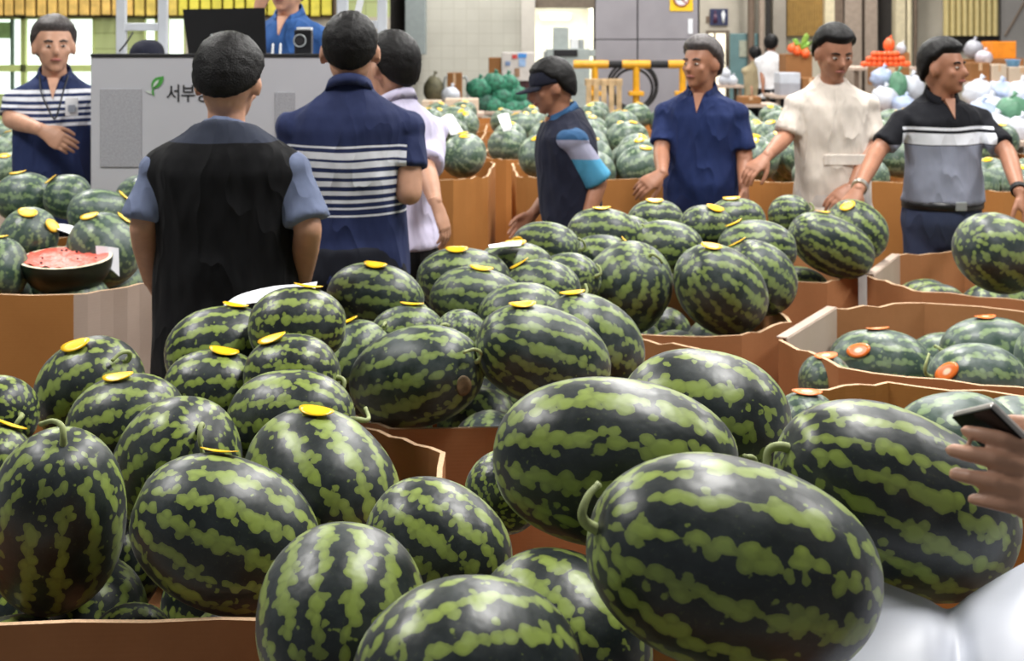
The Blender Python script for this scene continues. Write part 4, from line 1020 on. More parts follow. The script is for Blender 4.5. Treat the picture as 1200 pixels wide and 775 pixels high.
# cream T-shirt
Y8 = 6.5
p8_ = person('man in cream T-shirt and light trousers between the bins', (X(975, Y8), Y8), (.05, -1), zP(34, Y8), shirt=cloth('cream_tee', (222, 211, 200), bump=.5), pants=cloth('stone_trousers', (206, 198, 192)), skin=m_skin_dark, collar=False,
   arms=[(-1, P(921, 160, 6.45), P(899, 183, 6.26), (-.7, -.4, -.5), (-.2, -.5, .8), .5), (1, P(1022, 168, 6.48), P(1000, 218, 6.3), (-.7, -.3, -.4), (.3, -.3, .9), .5)], hem=.86, sleeve=.9, sleeve_r=1.06, nod=.3, look=(.2, -1), girth=1.08, wr=.007)
m_patch = cloth('cream_pocket', (232, 222, 212))
E8, at8 = p8_[0], p8_[1]
MB().bbox(at8(1.115, .145, .02), (.20, .010, .05), .004).build('pocket_flap', m_patch, E8)
# black and grey polo
Y9 = 6.12
c_polo9 = cloth('black_grey_polo', (132, 136, 152), [(zP(150.5, Y9), zP(147, Y9), white), (zP(167, Y9), zP(154, Y9), white)], .205, top=(zP(168, Y9), (18, 19, 26)))
p9_ = person('man in black and grey polo with white chest bands, wearing a belt', (X(1104, Y9), Y9), (.18, -1), zP(50, Y9), shirt=c_polo9, pants=cloth('slate_trousers', (58, 66, 92)), skin=m_skin_dark, tuck=True, girth=1.25, shoulder_w=1.12,
   arms=[(-1, P(1028, 178, 6.02), P(1006, 222, 5.72), (-.45, -.35, -.55), (-.1, -.5, .8), .5), (1, P(1181, 180, 6.0), P(1195, 226, 5.75), (.2, -.3, -.85), (.7, -.6, .2), .6)], hem=.985, sleeve=.78, look=(.75, -.75))
m_watch = mat('watch_steel', (200, 196, 186), .3, .8)
E9 = p9_[0]
for nm, w_, el, m_ in (('wrist_watch', P(1006, 222, 5.72), P(1028, 178, 6.02), m_watch), ('wrist_band', P(1195, 226, 5.75), P(1181, 180, 6.0), m_blackm)):
    d = (el - w_).normalized(); MB().cone(w_ + d * .012 - E9.location, w_ + d * .034 - E9.location, .0345, .0355, 18).build(nm, m_, E9, False)
# far pair
p10 = person('man in tan shirt with dark backpack strap by the teal door', (X(885, 19.5), 19.5), (-.2, 1), zP(56, 19.5), shirt=cloth('tan_shirt', (172, 158, 128)), pants=m_black_pants, vox=.018, detail=False,
   arms=[(1, P(880, 86, 19.5), P(881, 104, 19.4), (0, 0, -1), (-1, 0, 0), .5), (-1, P(895, 86, 19.5), P(894, 104, 19.4), (0, 0, -1), (1, 0, 0), .5)])
p11 = person('man in white T-shirt and black trousers walking away far off', (X(903.5, 19.2), 19.2), (.3, 1), zP(42, 19.2), shirt=cloth('white_tee', (232, 232, 236)), pants=m_black_pants, skin=m_skin_dark, vox=.018, detail=False, collar=False,
   arms=[(1, P(893, 80, 19.2), P(894, 100, 19.1), (0, 0, -1), (-1, 0, 0), .5), (-1, P(914, 80, 19.2), P(912, 100, 19.1), (0, 0, -1), (1, 0, 0), .5)])

# ------------------------------------------------------------------ auction stand
SY = 5.8
m_board = mat('stand_board', (186, 186, 192), .5, var=.03, nscale=3)
m_mesh_grille = mat('stand_grille', (160, 160, 166), .6, var=.2, nscale=220)
m_post = mat('stand_post', (198, 202, 208), .35, var=.04)
x0, x1, zt = X(106, SY), X(456, SY), Z(66, SY)
st = empty('auction_stand', ((x0 + x1) / 2, SY + .5, 0)); tag(st, 'white auction stand with leaf logo and black lettering', 'stand')
def sb(name, mb, m, par=None, sm=False):
    if par is None or par is st: par = st
    return rel(mb, st).build(name, m, par, sm)
sb('front_board', MB().bbox(((x0 + x1) / 2, SY + .015, zt / 2 + .04), (x1 - x0, .03, zt - .08), .006), m_board)
for q in (x0 + .012, x1 - .012): sb('side_board', MB().bbox((q, SY + .53, zt / 2 + .04), (.024, 1.0, zt - .08), .006), m_board)
sb('edge_strip', MB().bbox(((x0 + x1) / 2, SY + .012, zt + .004), (x1 - x0, .036, .014), .003), m_blackm)
sb('desktop', MB().bbox(((x0 + x1) / 2, SY + .27, zt - .02), (x1 - x0 - .05, .48, .028), .006), m_board)
sb('platform', MB().bbox(((x0 + x1) / 2, SY + .55, .2), (x1 - x0 - .05, 1.0, .4), .01), mat('platform_steel', (110, 112, 116), .5, .3))
for a, b, c, d in ((118, 166, 104, 196), (322, 345, 108, 190)):
    mb = MB()
    mb.bbox((X((a + b) / 2, SY), SY - .002, Z((c + d) / 2, SY)), (X(b, SY) - X(a, SY), .006, Z(c, SY) - Z(d, SY)), .002); g_ = sb('grille', mb, m_mesh_grille)
def post(px0, px1, y, ztop=2.9): sb('post', MB().bbox((X((px0 + px1) / 2, y), y, (ztop + .4) / 2), (X(px1, y) - X(px0, y), .04, ztop - .4), .005), m_post)
post(137, 148, 6.30); post(186, 196.5, 6.30); post(395, 408, 6.25); post(442.5, 453.5, 6.25)
sb('rung', MB().bbox((X(166.5, 6.3), 6.3, Z(31.5, 6.3)), (X(187, 6.3) - X(147, 6.3), .034, .036), .004), m_post)
sb('rung', MB().bbox((X(425, 6.25), 6.25, Z(29, 6.25)), (X(443, 6.25) - X(407, 6.25), .034, .038), .004), m_post)
sb('brace', MB().bbox((X(421, 6.2), 6.19, Z(8, 6.2)), (.03, .02, .16), .004, Matrix.Rotation(.22, 3, 'Y')), m_white_paint)
sb('clamp', MB().cap(P(425, 22, 6.17), P(429, 20, 6.17), .008, .008), m_steel)
sb('cable', MB().tube(spline([P(140, 60, 6.25), P(146, 53, 6.24), P(152, 44, 6.25), P(156, 38, 6.27)], 6), .004, 6), m_black)
# logo and lettering
m_leaf = mat('logo_green', (70, 150, 62), .5, var=.08); m_leaf2 = mat('logo_pale', (196, 206, 196), .5, var=.03); m_ink = mat('ink_black', (22, 22, 26), .5, var=.05)
def flat(name, pts, m, y, th=.003):
    v = [P(a, b, SY) for a, b in pts]; n = len(v)
    vs = [Vector((q.x, y, q.z)) for q in v] + [Vector((q.x, y + th, q.z)) for q in v]
    mb = MB().add(vs, [tuple(range(n)), tuple(range(2 * n - 1, n - 1, -1))] + [(i, (i + 1) % n, n + (i + 1) % n, n + i) for i in range(n)]); return sb(name, mb, m)
flat('leaf_logo', [(178.5, 104), (177.5, 99), (179, 94.5), (182.5, 91.2), (187, 90), (191.5, 89.2), (191.8, 93), (190.6, 97), (188, 100.6), (184.5, 103), (181, 103.6)], m_leaf, SY - .004)
flat('leaf_vein', [(179.6, 102.4), (180.6, 98), (183.2, 95), (186.6, 93.2), (185.8, 96.2), (183.6, 99.6)], m_leaf2, SY - .007)
flat('leaf_logo', [(178.8, 104.5), (178, 108), (179.6, 112), (181, 112.2), (180.2, 108.5), (180.4, 104.6)], m_leaf, SY - .004)
flat('leaf_logo', [(170.5, 106.6), (174, 106.2), (177.6, 108), (178.4, 110.5), (174.6, 109.4)], m_leaf2, SY - .004)
fc = bpy.data.curves.new('lettering', 'FONT'); fc.body = '\uc11c\ubd80\uccad'; fc.size = .082; fc.extrude = .0015; fc.space_character = .92
fo = bpy.data.objects.new('tmp_text', fc); COL.objects.link(fo); dg = bpy.context.evaluated_depsgraph_get()
tm = bpy.data.meshes.new_from_object(fo.evaluated_get(dg), depsgraph=dg); bpy.data.objects.remove(fo)
tm.transform(Matrix.Translation(P(194.5, 117.5, SY) + Vector((0, -.002, 0)) - st.location) @ Matrix.Rotation(math.pi / 2, 4, 'X') @ Matrix.Scale(.86, 4, (1, 0, 0)))
link('lettering', tm, m_ink, st)

# things on the stand's desk
dz = zt - .004
lp = empty('laptop', (X(262, 6.0), 6.02, dz)); tag(lp, 'open black laptop with silver mark on its lid, on the stand', 'laptop')
a, b, c, d = P(221, 66, 5.96), P(312, 66, 5.96), P(310, 9, 6.04), P(214, 11, 6.04)
def quad_slab(name, pts, th, m, o, par=None):
    n = (pts[1] - pts[0]).cross(pts[3] - pts[0]).normalized() * th
    vs = [p - o.location for p in pts] + [p + n - o.location for p in pts]
    return MB().add(vs, [(0, 1, 2, 3), (7, 6, 5, 4), (0, 4, 5, 1), (1, 5, 6, 2), (2, 6, 7, 3), (3, 7, 4, 0)]).build(name, m, par or o)
a.z = b.z = dz + .006
lid = quad_slab('lid', [a, b, c, d], -.012, mat('laptop_lid', (10, 10, 12), .6, spec=.12, var=.1), lp)
MB().bbox((0, .12, .008), (X(312, 5.96) - X(221, 5.96), .24, .014), .004).build('keyboard_base', m_black, lp)
for u, v in ((248, 41), (252, 42.5), (255.5, 43), (257, 40), (259, 38)):
    MB().ell(P(u, v, 5.975) - lp.location, (.006, 0, .002), (0, .002, 0), (-.002, 0, .004), 8, 5).build('lid_mark', m_steel, lid)
cm = empty('camera_box', (X(355, 5.95), 5.97, dz)); tag(cm, 'small black box with round lens and white top on the stand', 'speaker')
h_ = Z(35, 5.95) - dz
MB().bbox((0, 0, h_ / 2), (.075, .06, h_), .006).build('body', m_black, cm)
MB().bbox((.005, 0, h_ + .005), (.065, .05, .012), .003).build('top', m_white_paint, cm)
tor = MB(); rr_ = []
for j in range(25):
    t = 2 * math.pi * j / 24; rr_.append(Vector((-.012 + math.cos(t) * .026, -.033, h_ * .6 + math.sin(t) * .026)))
tor.tube(rr_, .0035, 6).build('lens_ring', m_steel, cm, True)
MB().cone((-.012, -.028, h_ * .6), (-.012, -.036, h_ * .6), .022, .018, 18).build('lens', m_blackm, cm)
for u in (319, 328):
    o = MB().cap(P(u, 65, 5.9), P(u + .8, 52, 5.9), .006, .005, 8).build('marker_pen', m_white_paint, None, True, P(u, 65, 5.9)); tag(o, 'white marker pen standing at the desk edge', 'pen', 'pens on the stand')
hb = empty('black_cap', P(172, 65.5, 6.02)); tag(hb, 'rounded black cap lying on the stand left of the laptop', 'cap')
vs = []; fs = []; n1, n2 = 28, 10
for i in range(n2 + 1):
    t = math.pi / 2 * i / n2
    for j in range(n1): q = 2 * math.pi * j / n1; vs.append((math.cos(q) * .076 * math.cos(t) ** .8 + .006 * math.sin(t), math.sin(q) * .09 * math.cos(t) ** .8, .072 * math.sin(t) ** .9))
for i in range(n2):
    for j in range(n1): fs.append((i * n1 + j, i * n1 + (j + 1) % n1, (i + 1) * n1 + (j + 1) % n1, (i + 1) * n1 + j))
fs.append(tuple(range(n1 - 1, -1, -1)))
mesh_obj('crown', vs, fs, m_cap, hb, True); MB().ell((0, -.11, .006), (.065, 0, 0), (0, .06, 0), (0, 0, .006)).build('brim', m_cap, hb, True)

# ------------------------------------------------------------------ cut watermelon half, papers, white sheet
hc_ = empty('watermelon_half', P(77, 302, 4.56)); tag(hc_, 'cut half watermelon showing red flesh, resting at the bin rim', 'watermelon')
hc_.rotation_euler = (math.radians(9), 0, math.radians(-4))
ra, rb, rc = .155, .125, .125; vs = []; fs = []; n1, n2 = 40, 12
for i in range(n2 + 1):
    t = math.pi / 2 * i / n2
    for j in range(n1): q = 2 * math.pi * j / n1; c_ = math.cos(t) ** .85 if t < math.pi / 2 - 1e-6 else 0; vs.append((math.cos(q) * ra * c_, math.sin(q) * rb * c_, -rc * math.sin(t)))
for i in range(n2):
    for j in range(n1): fs.append((i * n1 + j, (i + 1) * n1 + j, (i + 1) * n1 + (j + 1) % n1, i * n1 + (j + 1) % n1))
mesh_obj('rind', vs, fs, mat('dark_rind', (22, 38, 26), .4, var=.35, nscale=14), hc_, True)
m_flesh = mat('melon_flesh', (226, 104, 88), .35, var=.18, nscale=30, bump=.5, bscale=70); m_pith = mat('melon_pith', (238, 226, 196), .5, var=.04)
def disc(name, r0, r1, z, m, bump_=0, par=hc_):
    vs = []; fs = []; nr = 6
    for i in range(nr + 1):
        f_ = r0 + (r1 - r0) * i / nr
        for j in range(n1):
            q = 2 * math.pi * j / n1; x_, y_ = math.cos(q) * ra * f_, math.sin(q) * rb * f_
            vs.append((x_, y_, z + bump_ * noise.noise(Vector((x_ * 40, y_ * 40, 3)))))
    for i in range(nr):
        for j in range(n1): fs.append((i * n1 + j, (i + 1) * n1 + j, (i + 1) * n1 + (j + 1) % n1, i * n1 + (j + 1) % n1))
    return mesh_obj(name, vs, fs, m, par, True)
disc('pith', .90, .992, .001, m_pith); fl = disc('flesh', .0, .91, .002, m_flesh, .009)
for j in range(7):
    q = R.uniform(0, 6.28); r_ = R.uniform(.35, .75)
    MB().ell((math.cos(q) * ra * r_, math.sin(q) * rb * r_, .006), (.0045, 0, 0), (0, .003, 0), (0, 0, .003), 8, 5).build('seed', m_blackm, fl, True)
m_paper = mat('white_paper', (238, 240, 246), .6, var=.03)
def sheet(name, grid, label, cat, m=m_paper, th=.0012, wr=.0):
    """thin sheet through a grid of points (rows), smoothed"""
    rows_ = [spline(r_, 6) for r_ in grid]; colsn = len(rows_[0])
    full = [spline([r_[i] for r_ in rows_], 5) for i in range(colsn)]; n2_ = len(full[0]); base = Vector(full[0][0]); vs = []
    for layer in (0, 1):
        for i in range(colsn):
            for j in range(n2_):
                p = full[i][j]; nz = noise.noise(p * 14) * wr
                vs.append(p - base + Vector((0, -nz - (th if layer else 0) * .7, nz + (-th if layer else 0) * .7)))
    N_ = colsn * n2_; fs = []
    for i in range(colsn - 1):
        for j in range(n2_ - 1):
            q = (i * n2_ + j, (i + 1) * n2_ + j, (i + 1) * n2_ + j + 1, i * n2_ + j + 1); fs.append(q); fs.append(tuple(N_ + k_ for k_ in q[::-1]))
    o = mesh_obj(name, vs, fs, m, None, True, base); tag(o, label, cat); return o
sheet('paper_sheet', [[P(262, 357, 3.32), P(282, 345, 3.34), P(318, 336, 3.38), P(352, 333, 3.40), P(372, 330, 3.42)], [P(268, 360, 3.28), P(290, 356, 3.27), P(322, 351, 3.27), P(352, 347, 3.28), P(368, 343, 3.3)]], 'curled white paper on the watermelons below the vest man', 'paper')
sheet('paper_sheet', [[P(60, 262, 4.80), P(82, 264, 4.78), P(108, 274, 4.74), P(122, 290, 4.72)], [P(66, 268, 4.72), P(88, 277, 4.66), P(108, 290, 4.62), P(118, 305, 4.62)]], 'curled white paper behind the cut watermelon half', 'paper')
sheet('paper_sheet', [[P(112, 288, 4.60), P(126, 289, 4.60), P(139, 291, 4.62)], [P(114, 312, 4.585), P(128, 314, 4.585), P(140, 324, 4.6)]], 'white paper slip standing beside the cut watermelon half', 'paper')
sheet('paper_sheet', [[P(572, 287, 4.22), P(592, 284, 4.24), P(612, 282, 4.25)], [P(574, 291, 4.12), P(592, 289, 4.12), P(610, 288, 4.12)]], 'small white paper on the watermelons before the capped man', 'paper')
sheet('paper_sheet', [[P(517, 138, 8.8), P(524, 134, 8.85), P(530, 134, 8.9)], [P(524, 148, 8.75), P(532, 146, 8.76), P(538, 147, 8.78)], [P(528, 158, 8.72), P(538, 157, 8.72), P(546, 158, 8.72)]], 'long white paper on far watermelons near the lilac shirt', 'paper')
sheet('paper_sheet', [[P(583, 136, 8.8), P(590, 133, 8.85), P(596, 133, 8.9)], [P(587, 146, 8.72), P(593, 145, 8.72), P(599, 146, 8.72)], [P(590, 154, 8.70), P(596, 153, 8.70), P(600, 152, 8.70)]], 'short white paper on far watermelons near the dark cap', 'paper')
m_plastic = mat('white_sheet', (212, 216, 228), .45, var=.02)
sheet('plastic_sheet', [[P(980, 655, 1.70), P(1037, 683, 1.655), P(1085, 702, 1.63), P(1112, 714, 1.62), P(1140, 695, 1.63), P(1205, 657, 1.66), P(1300, 610, 1.68)],
    [P(985, 735, 1.58), P(1040, 742, 1.56), P(1088, 748, 1.55), P(1124, 756, 1.56), P(1152, 742, 1.54), P(1210, 725, 1.54), P(1310, 705, 1.56)],
    [P(985, 880, 1.44), P(1040, 884, 1.43), P(1090, 888, 1.43), P(1132, 890, 1.44), P(1165, 884, 1.42), P(1220, 875, 1.42), P(1310, 860, 1.43)]], 'white plastic sheet folded over the big watermelons', 'sheet', m_plastic, .0015, .002)

# ------------------------------------------------------------------ person holding a phone (body outside the view)
hY = 1.34
ph = empty('phone', P(1160, 502, hY)); tag(ph, 'black phone held in a hand above the pale watermelons', 'phone')
l_ = Vector((.70, -.10, -.70)).normalized(); w_ = Vector((.34, -.86, .24)); w_ = (w_ - l_ * w_.dot(l_)).normalized(); n_ = l_.cross(w_)
if n_.y > 0: n_ = -n_
Mp = Matrix((tuple(l_), tuple(w_), tuple(n_))).transposed()
MB().bbox((0, 0, 0), (.150, .072, .0085), .004, Mp).build('body', mat('phone_case', (196, 190, 186), .3, .3), ph)
MB().bbox(n_ * .0045, (.147, .069, .002), .001, Mp).build('screen', mat('phone_glass', (6, 6, 8), .25, var=.05, spec=.15), ph)
ph.location = P(1116, 484, hY + .03) + l_ * .075 + w_ * .036
wr12 = P(1338, 592, 1.285)
p12 = person('person holding a black phone beside the bin of big watermelons', (1.12, 1.32), (-1, .15), 1.70, shirt=cloth('dark_grey_shirt', (60, 60, 66)), pants=m_black_pants,
   arms=[(1, (.86, 1.16, 1.06), wr12, (-1, .06, .22), (-.05, -.95, .28), .42), (-1, (1.14, 1.62, 1.08), (1.02, 1.66, .84), (0, 0, -1), (0, 1, 0), .5)])

# ------------------------------------------------------------------ background goods
def table(px0, px1, zt_, Y, depth, label):
    a, b = X(px0, Y), X(px1, Y); e = empty('display_table', ((a + b) / 2, Y + depth / 2, 0)); tag(e, label, 'table')
    MB().bbox((0, 0, zt_ - .02), (b - a, depth, .04), .005).build('top', m_card_pale, e)
    for sx in (-1, 1):
        for sy in (-1, 1): MB().bbox((sx * ((b - a) / 2 - .05), sy * (depth / 2 - .05), (zt_ - .04) / 2), (.05, .05, zt_ - .04), .004).build('leg', m_brownpipe, e)
    return e
def carton(px0, px1, py0, py1, Y, depth, m, label, group=None, rz=0, cat='box', tape=True):
    a, b, z0, z1 = X(px0, Y), X(px1, Y), Z(py1, Y), Z(py0, Y)
    e = empty('carton', ((a + b) / 2, Y + depth / 2, z0), rz); tag(e, label, cat, group); w__, h__ = b - a, z1 - z0
    MB().bbox((0, 0, h__ / 2), (w__, depth, h__), .006).build('body', m, e)
    for q in (-1, 1): MB().bbox((0, q * depth * .245, h__ + .003), (w__ * .98, depth * .48, .006), .002).build('flap', m, e)
    if tape: MB().bbox((0, -depth / 2 - .001, h__ * .8), (w__ * .18, .002, h__ * .4), .0005).build('tape', m_card_edge, e)
    return e
def lump(name, px, py, Y, rx, rz_, m, label, cat, group=None, ry=None, tie=True, seed=0, amp=.12):
    c = P(px, py, Y); vs = []; fs = []; n1, n2 = 20, 12; e = empty(name, (c.x, c.y, c.z - rz_)); tag(e, label, cat, group); ry = ry or rx
    for i in range(n2 + 1):
        t = math.pi * i / n2
        for j in range(n1):
            q = 2 * math.pi * j / n1; d = Vector((math.sin(t) * math.cos(q), math.sin(t) * math.sin(q), -math.cos(t))); k_ = 1 + amp * noise.noise(d * 2.2 + Vector((seed, seed, 0))) + amp * .5 * noise.noise(d * 5 + Vector((seed, 0, 0)))
            vs.append((d.x * rx * k_, d.y * ry * k_, rz_ + d.z * rz_ * (k_ if d.z > 0 else 1)))
    for i in range(n2):
        for j in range(n1): fs.append((i * n1 + j, i * n1 + (j + 1) % n1, (i + 1) * n1 + (j + 1) % n1, (i + 1) * n1 + j))
    mesh_obj('sack', vs, fs, m, e, True)
    if tie: MB().tube([(0, 0, rz_ * 1.9), (.01, 0, rz_ * 2.05), (.03, -.01, rz_ * 2.3)], [rx * .16, rx * .08, rx * .2], 8).build('tied_neck', m, e, True)
    return e
m_net = mat('green_net', (46, 118, 92), .6, var=.45, nscale=26, bump=.8, bscale=70)
m_net_d = mat('dark_green_net', (34, 84, 68), .6, var=.45, nscale=26, bump=.8, bscale=70)
table(545, 632, Z(131, 15), 15.0, .9, 'low table under the green net sacks')
for i, (u, v) in enumerate(((561, 104), (579, 98), (594, 99), (566, 121), (587, 114), (603, 111), (577, 125), (596, 127), (608, 126))):
    lump('net_sack', u, v, 15.25 + .1 * (i % 3), .145, .115, m_net if i != 3 else m_net_d, 'green net sack of vegetables in the heap by the tiled wall', 'sack', 'green net sacks', seed=i * 3.1, amp=.2)
m_card_lt = card('cardboard_light', (206, 186, 164), (216, 198, 178)); m_card_br = card('cardboard_brown', (140, 96, 56), (156, 108, 66))
table(488, 566, Z(133, 14.2), 14.2, .6, 'low table with pale cartons before the net sacks')
carton(521, 560, 117, 133, 14.25, .35, m_card_lt, 'pale flat carton in front of the green net sacks'); carton(494, 516, 119, 133, 14.25, .3, m_card_lt, 'small pale carton next to the flat pale carton')
# trolley with baskets
tr = empty('hand_trolley', (X(534, 16.45), 16.45, 0)); tag(tr, 'grey wire hand trolley beside the green net sacks', 'trolley')
ztr, wt = Z(92, 16), .30
for sx in (-1, 1):
    MB().tube(spline([(sx * wt * .5, 0, .1), (sx * wt * .5, .02, .7), (sx * wt * .46, .05, ztr - .05), (sx * wt * .3, .06, ztr)], 6), .014, 8).build('upright', m_steel, tr, True)
    MB().cone((sx * wt * .55, -.02, .09), (sx * wt * .55 + sx * .04, -.02, .09), .09, .09, 18).build('wheel', m_blackm, tr)
MB().cap((-wt * .3, .06, ztr), (wt * .3, .06, ztr), .014, .014).build('handle', m_steel, tr, True)
for q in range(4): MB().cap((-wt * .5, .02, .45 + q * .16), (wt * .5, .02, .45 + q * .16), .009, .009).build('crossbar', m_steel, tr, True)
MB().bbox((0, -.12, .1), (wt, .26, .02), .004).build('toe_plate', m_steel, tr)
lump('white_bag', 528, 112, 15.6, .11, .10, m_plastic, 'knotted white bag leaning on the hand trolley', 'bag', seed=4)
carton(524, 541, 86, 121, 15.85, .22, m_card_br, 'tall brown carton beside the hand trolley')
lump('grey_sack', 508, 105, 15.9, .12, .16, mat('olive_sack', (96, 92, 70), .7, var=.3), 'olive sack beside the hand trolley', 'sack', seed=8)
table(498, 541, Z(121, 15.5), 15.5, .6, 'low table holding sacks beside the trolley')
# maroon cabinet with cartons
mc = empty('maroon_cabinet', (X(614, 17), 17.3, 0)); tag(mc, 'dark maroon cabinet with cartons on top', 'cabinet'); m_mar = mat('maroon', (66, 30, 34), .5)
wm, hm_ = X(642, 17) - X(588, 17), Z(95, 17)
MB().bbox((0, 0, hm_ / 2), (wm, .5, hm_), .008).build('body', m_mar, mc)
for q in (-1, 1):
    d_ = MB().bbox((q * wm * .245, -.257, hm_ / 2), (wm * .47, .014, hm_ * .92), .004).build('door', m_mar, mc); MB().cap((q * wm * .05, -.27, hm_ * .55), (q * wm * .05, -.27, hm_ * .65), .008, .008).build('handle', m_steel, d_)
carton(572.5, 587.5, 68, 95, 17.05, .25, m_card_br, 'narrow brown carton on the maroon cabinet', tape=False)
e = carton(588, 626, 62, 95, 17.02, .4, mat('white_carton', (206, 200, 196), .6, var=.06), 'white printed carton on the maroon cabinet', tape=False)
for (a, b, c, d, cl) in ((600, 606, 64, 69, (190, 60, 60)), (607, 617, 62.5, 68, (70, 140, 214)), (608, 616, 69, 78, (150, 180, 220)), (603, 609, 80, 90, (150, 118, 92)), (592, 598, 72, 77, (120, 140, 180))):
    p = (P(a, c, 17.015) + P(b, d, 17.015)) / 2 - e.location; MB().bbox(p, (X(b, 17) - X(a, 17), .004, Z(c, 17) - Z(d, 17)), .001).build('print', mat('print_%d_%d' % (a, c), cl, .5), e)
# upright wooden pallet
pl = empty('wooden_pallet', (X(709, 16), 16.2, 0)); tag(pl, 'pale wooden pallet standing upright behind the far watermelons', 'pallet'); m_wood = mat('pallet_wood', (206, 176, 134), .7, var=.2, nscale=8)
wp, hp = X(732, 16) - X(687, 16), Z(93, 16)
for i in range(5): MB().bbox((-wp / 2 + .045 + i * (wp - .09) / 4, 0, hp / 2), (.062, .02, hp - .02), .003).build('slat', m_wood, pl)
for z_ in (hp - .04, hp * .55, .06): MB().bbox((0, .04, z_), (wp, .05, .08), .004).build('beam', m_wood, pl)
# yellow-black barrier
br = empty('barrier', (X(740, 18), 18.0, 0)); tag(br, 'yellow and black pipe barrier before the grey double door', 'barrier'); m_yel = mat('barrier_yellow', (222, 160, 24), .45, var=.08)
zb, rb_ = Z(75.5, 18), .055
edges = [672, 713, 729, 762, 783, 816]
for i in range(5):
    a, b = X(edges[i], 18) - br.location.x, X(edges[i + 1], 18) - br.location.x
    MB().cone((a, 0, zb), (b, 0, zb), rb_ if i % 2 == 0 else rb_ * .9, rb_ if i % 2 == 0 else rb_ * .9, 18).build('band', m_yel if i % 2 == 0 else m_blackm, br, False)
for q in (697, 745.5, 800):
    MB().cone((X(q, 18) - br.location.x, 0, 0), (X(q, 18) - br.location.x, 0, zb - .03), .045, .045, 16).build('leg', m_yel, br, False)
    MB().bbox((X(q, 18) - br.location.x, 0, Z(107, 18) - .03), (.2, .16, .06), .01).build('foot', m_yel, br)
hs_ = empty('hose_coil', (X(742, 18.12), 18.12, Z(75.5, 18) - .60)); tag(hs_, 'coil of dark hose hanging behind the barrier', 'hose')
for q, (r1, dz_) in enumerate(((.30, .30), (.26, .28), (.33, .31))):
    pts = [Vector((math.cos(2 * math.pi * j / 30) * r1, .05 * q, dz_ + math.sin(2 * math.pi * j / 30) * r1)) for j in range(31)]; MB().tube(pts, .018, 8).build('loop', m_blackm, hs_, True)
# machine in the lit doorway
mcn = empty('weighing_machine', (X(664, 21.3), 21.4, 0)); tag(mcn, 'grey weighing machine standing in the lit doorway', 'machine'); m_mach = mat('machine_grey', (160, 168, 166), .45, var=.06)
def mbox(name, a, b, c, d, dep, m, z0=None, dy=0):
    xa, xb = X(a, 21.4) - mcn.location.x, X(b, 21.4) - mcn.location.x; zz0 = Z(d, 21.4) if z0 is None else z0; zz1 = Z(c, 21.4)
    return MB().bbox(((xa + xb) / 2, dy, (zz0 + zz1) / 2), (xb - xa, dep, zz1 - zz0), .01).build(name, m, mcn)
mbox('cabinet', 640, 690, 57, 0, .5, m_mach, z0=0); mbox('column', 648, 666, 32, 57, .3, m_mach); mbox('side_unit', 668, 677, 45, 57, .25, m_white_paint, dy=-.05); mbox('side_unit', 678, 684, 46, 57, .25, m_steel, dy=.05)
mbox('dark_slot', 648, 676, 58, 66, .02, m_blackm, dy=-.26); mbox('shelf', 637, 642, 60, 80, .4, m_steel); mbox('shelf', 687, 697, 58, 66, .3, m_mach, dy=.05)
# signs
sg = empty('no_smoking_sign', P(798.5, 0, 21.99)); tag(sg, 'yellow square prohibition sign with red ring on the grey door', 'sign'); sp_ = BW / F_PX
MB().bbox((0, 0, 0), (27 * sp_, .01, 26 * sp_), .002).build('plate', mat('sign_yellow', (242, 196, 24), .4, var=.05), sg)
MB().cone((0, -.006, .02), (0, -.009, .02), 9.5 * sp_, 9.5 * sp_, 28).build('disc', m_white_paint, sg)
MB().tube([Vector((math.cos(2 * math.pi * j / 28) * 8.6 * sp_, -.011, .02 + math.sin(2 * math.pi * j / 28) * 8.6 * sp_)) for j in range(29)], 1.1 * sp_, 6).build('ring', mat('sign_red', (150, 60, 50), .4), sg, True)
MB().bbox((0, -.011, .02), (14 * sp_, .006, 2 * sp_), .002, Matrix.Rotation(.78, 3, 'Y')).build('slash', MATS['sign_red'], sg)
MB().bbox((-.02, -.013, .015), (9 * sp_, .006, 1.6 * sp_), .002).build('cigarette', m_blackm, sg)
rs = empty('restroom_sign', P(842.5, 20, 21.98)); tag(rs, 'navy restroom sign with white standing figure', 'sign')
MB().bbox((0, 0, 0), (21 * sp_, .03, 19.5 * sp_), .004).build('plate', mat('sign_navy', (38, 44, 78), .4), rs)
MB().bbox((-12.5 * sp_, .02, -3 * sp_), (5 * sp_, .03, 8 * sp_), .004).build('bracket', m_brownpipe, rs)
fg = MB(); fg.ell((5 * sp_, -.02, 6 * sp_), (1.4 * sp_, 0, 0), (0, .006, 0), (0, 0, 1.5 * sp_), 12, 8); fg.loft([((5 * sp_, -.02, -7 * sp_), (1.2 * sp_, 0, 0), (0, .006, 0)), ((5 * sp_, -.02, -1 * sp_), (1.6 * sp_, 0, 0), (0, .006, 0)), ((5 * sp_, -.02, 4 * sp_), (2.6 * sp_, 0, 0), (0, .006, 0)), ((5 * sp_, -.02, 4.8 * sp_), (1.2 * sp_, 0, 0), (0, .006, 0))], 10); fg.build('figure', m_white_paint, rs, True)
fg = MB(); fg.ell((-4.5 * sp_, -.02, 6 * sp_), (1.4 * sp_, 0, 0), (0, .006, 0), (0, 0, 1.5 * sp_), 12, 8); fg.loft([((-4.5 * sp_, -.02, -7 * sp_), (2.6 * sp_, 0, 0), (0, .006, 0)), ((-4.5 * sp_, -.02, 4 * sp_), (1.6 * sp_, 0, 0), (0, .006, 0))], 10); fg.build('figure', mat('sign_plum', (78, 40, 66), .4), rs, True)
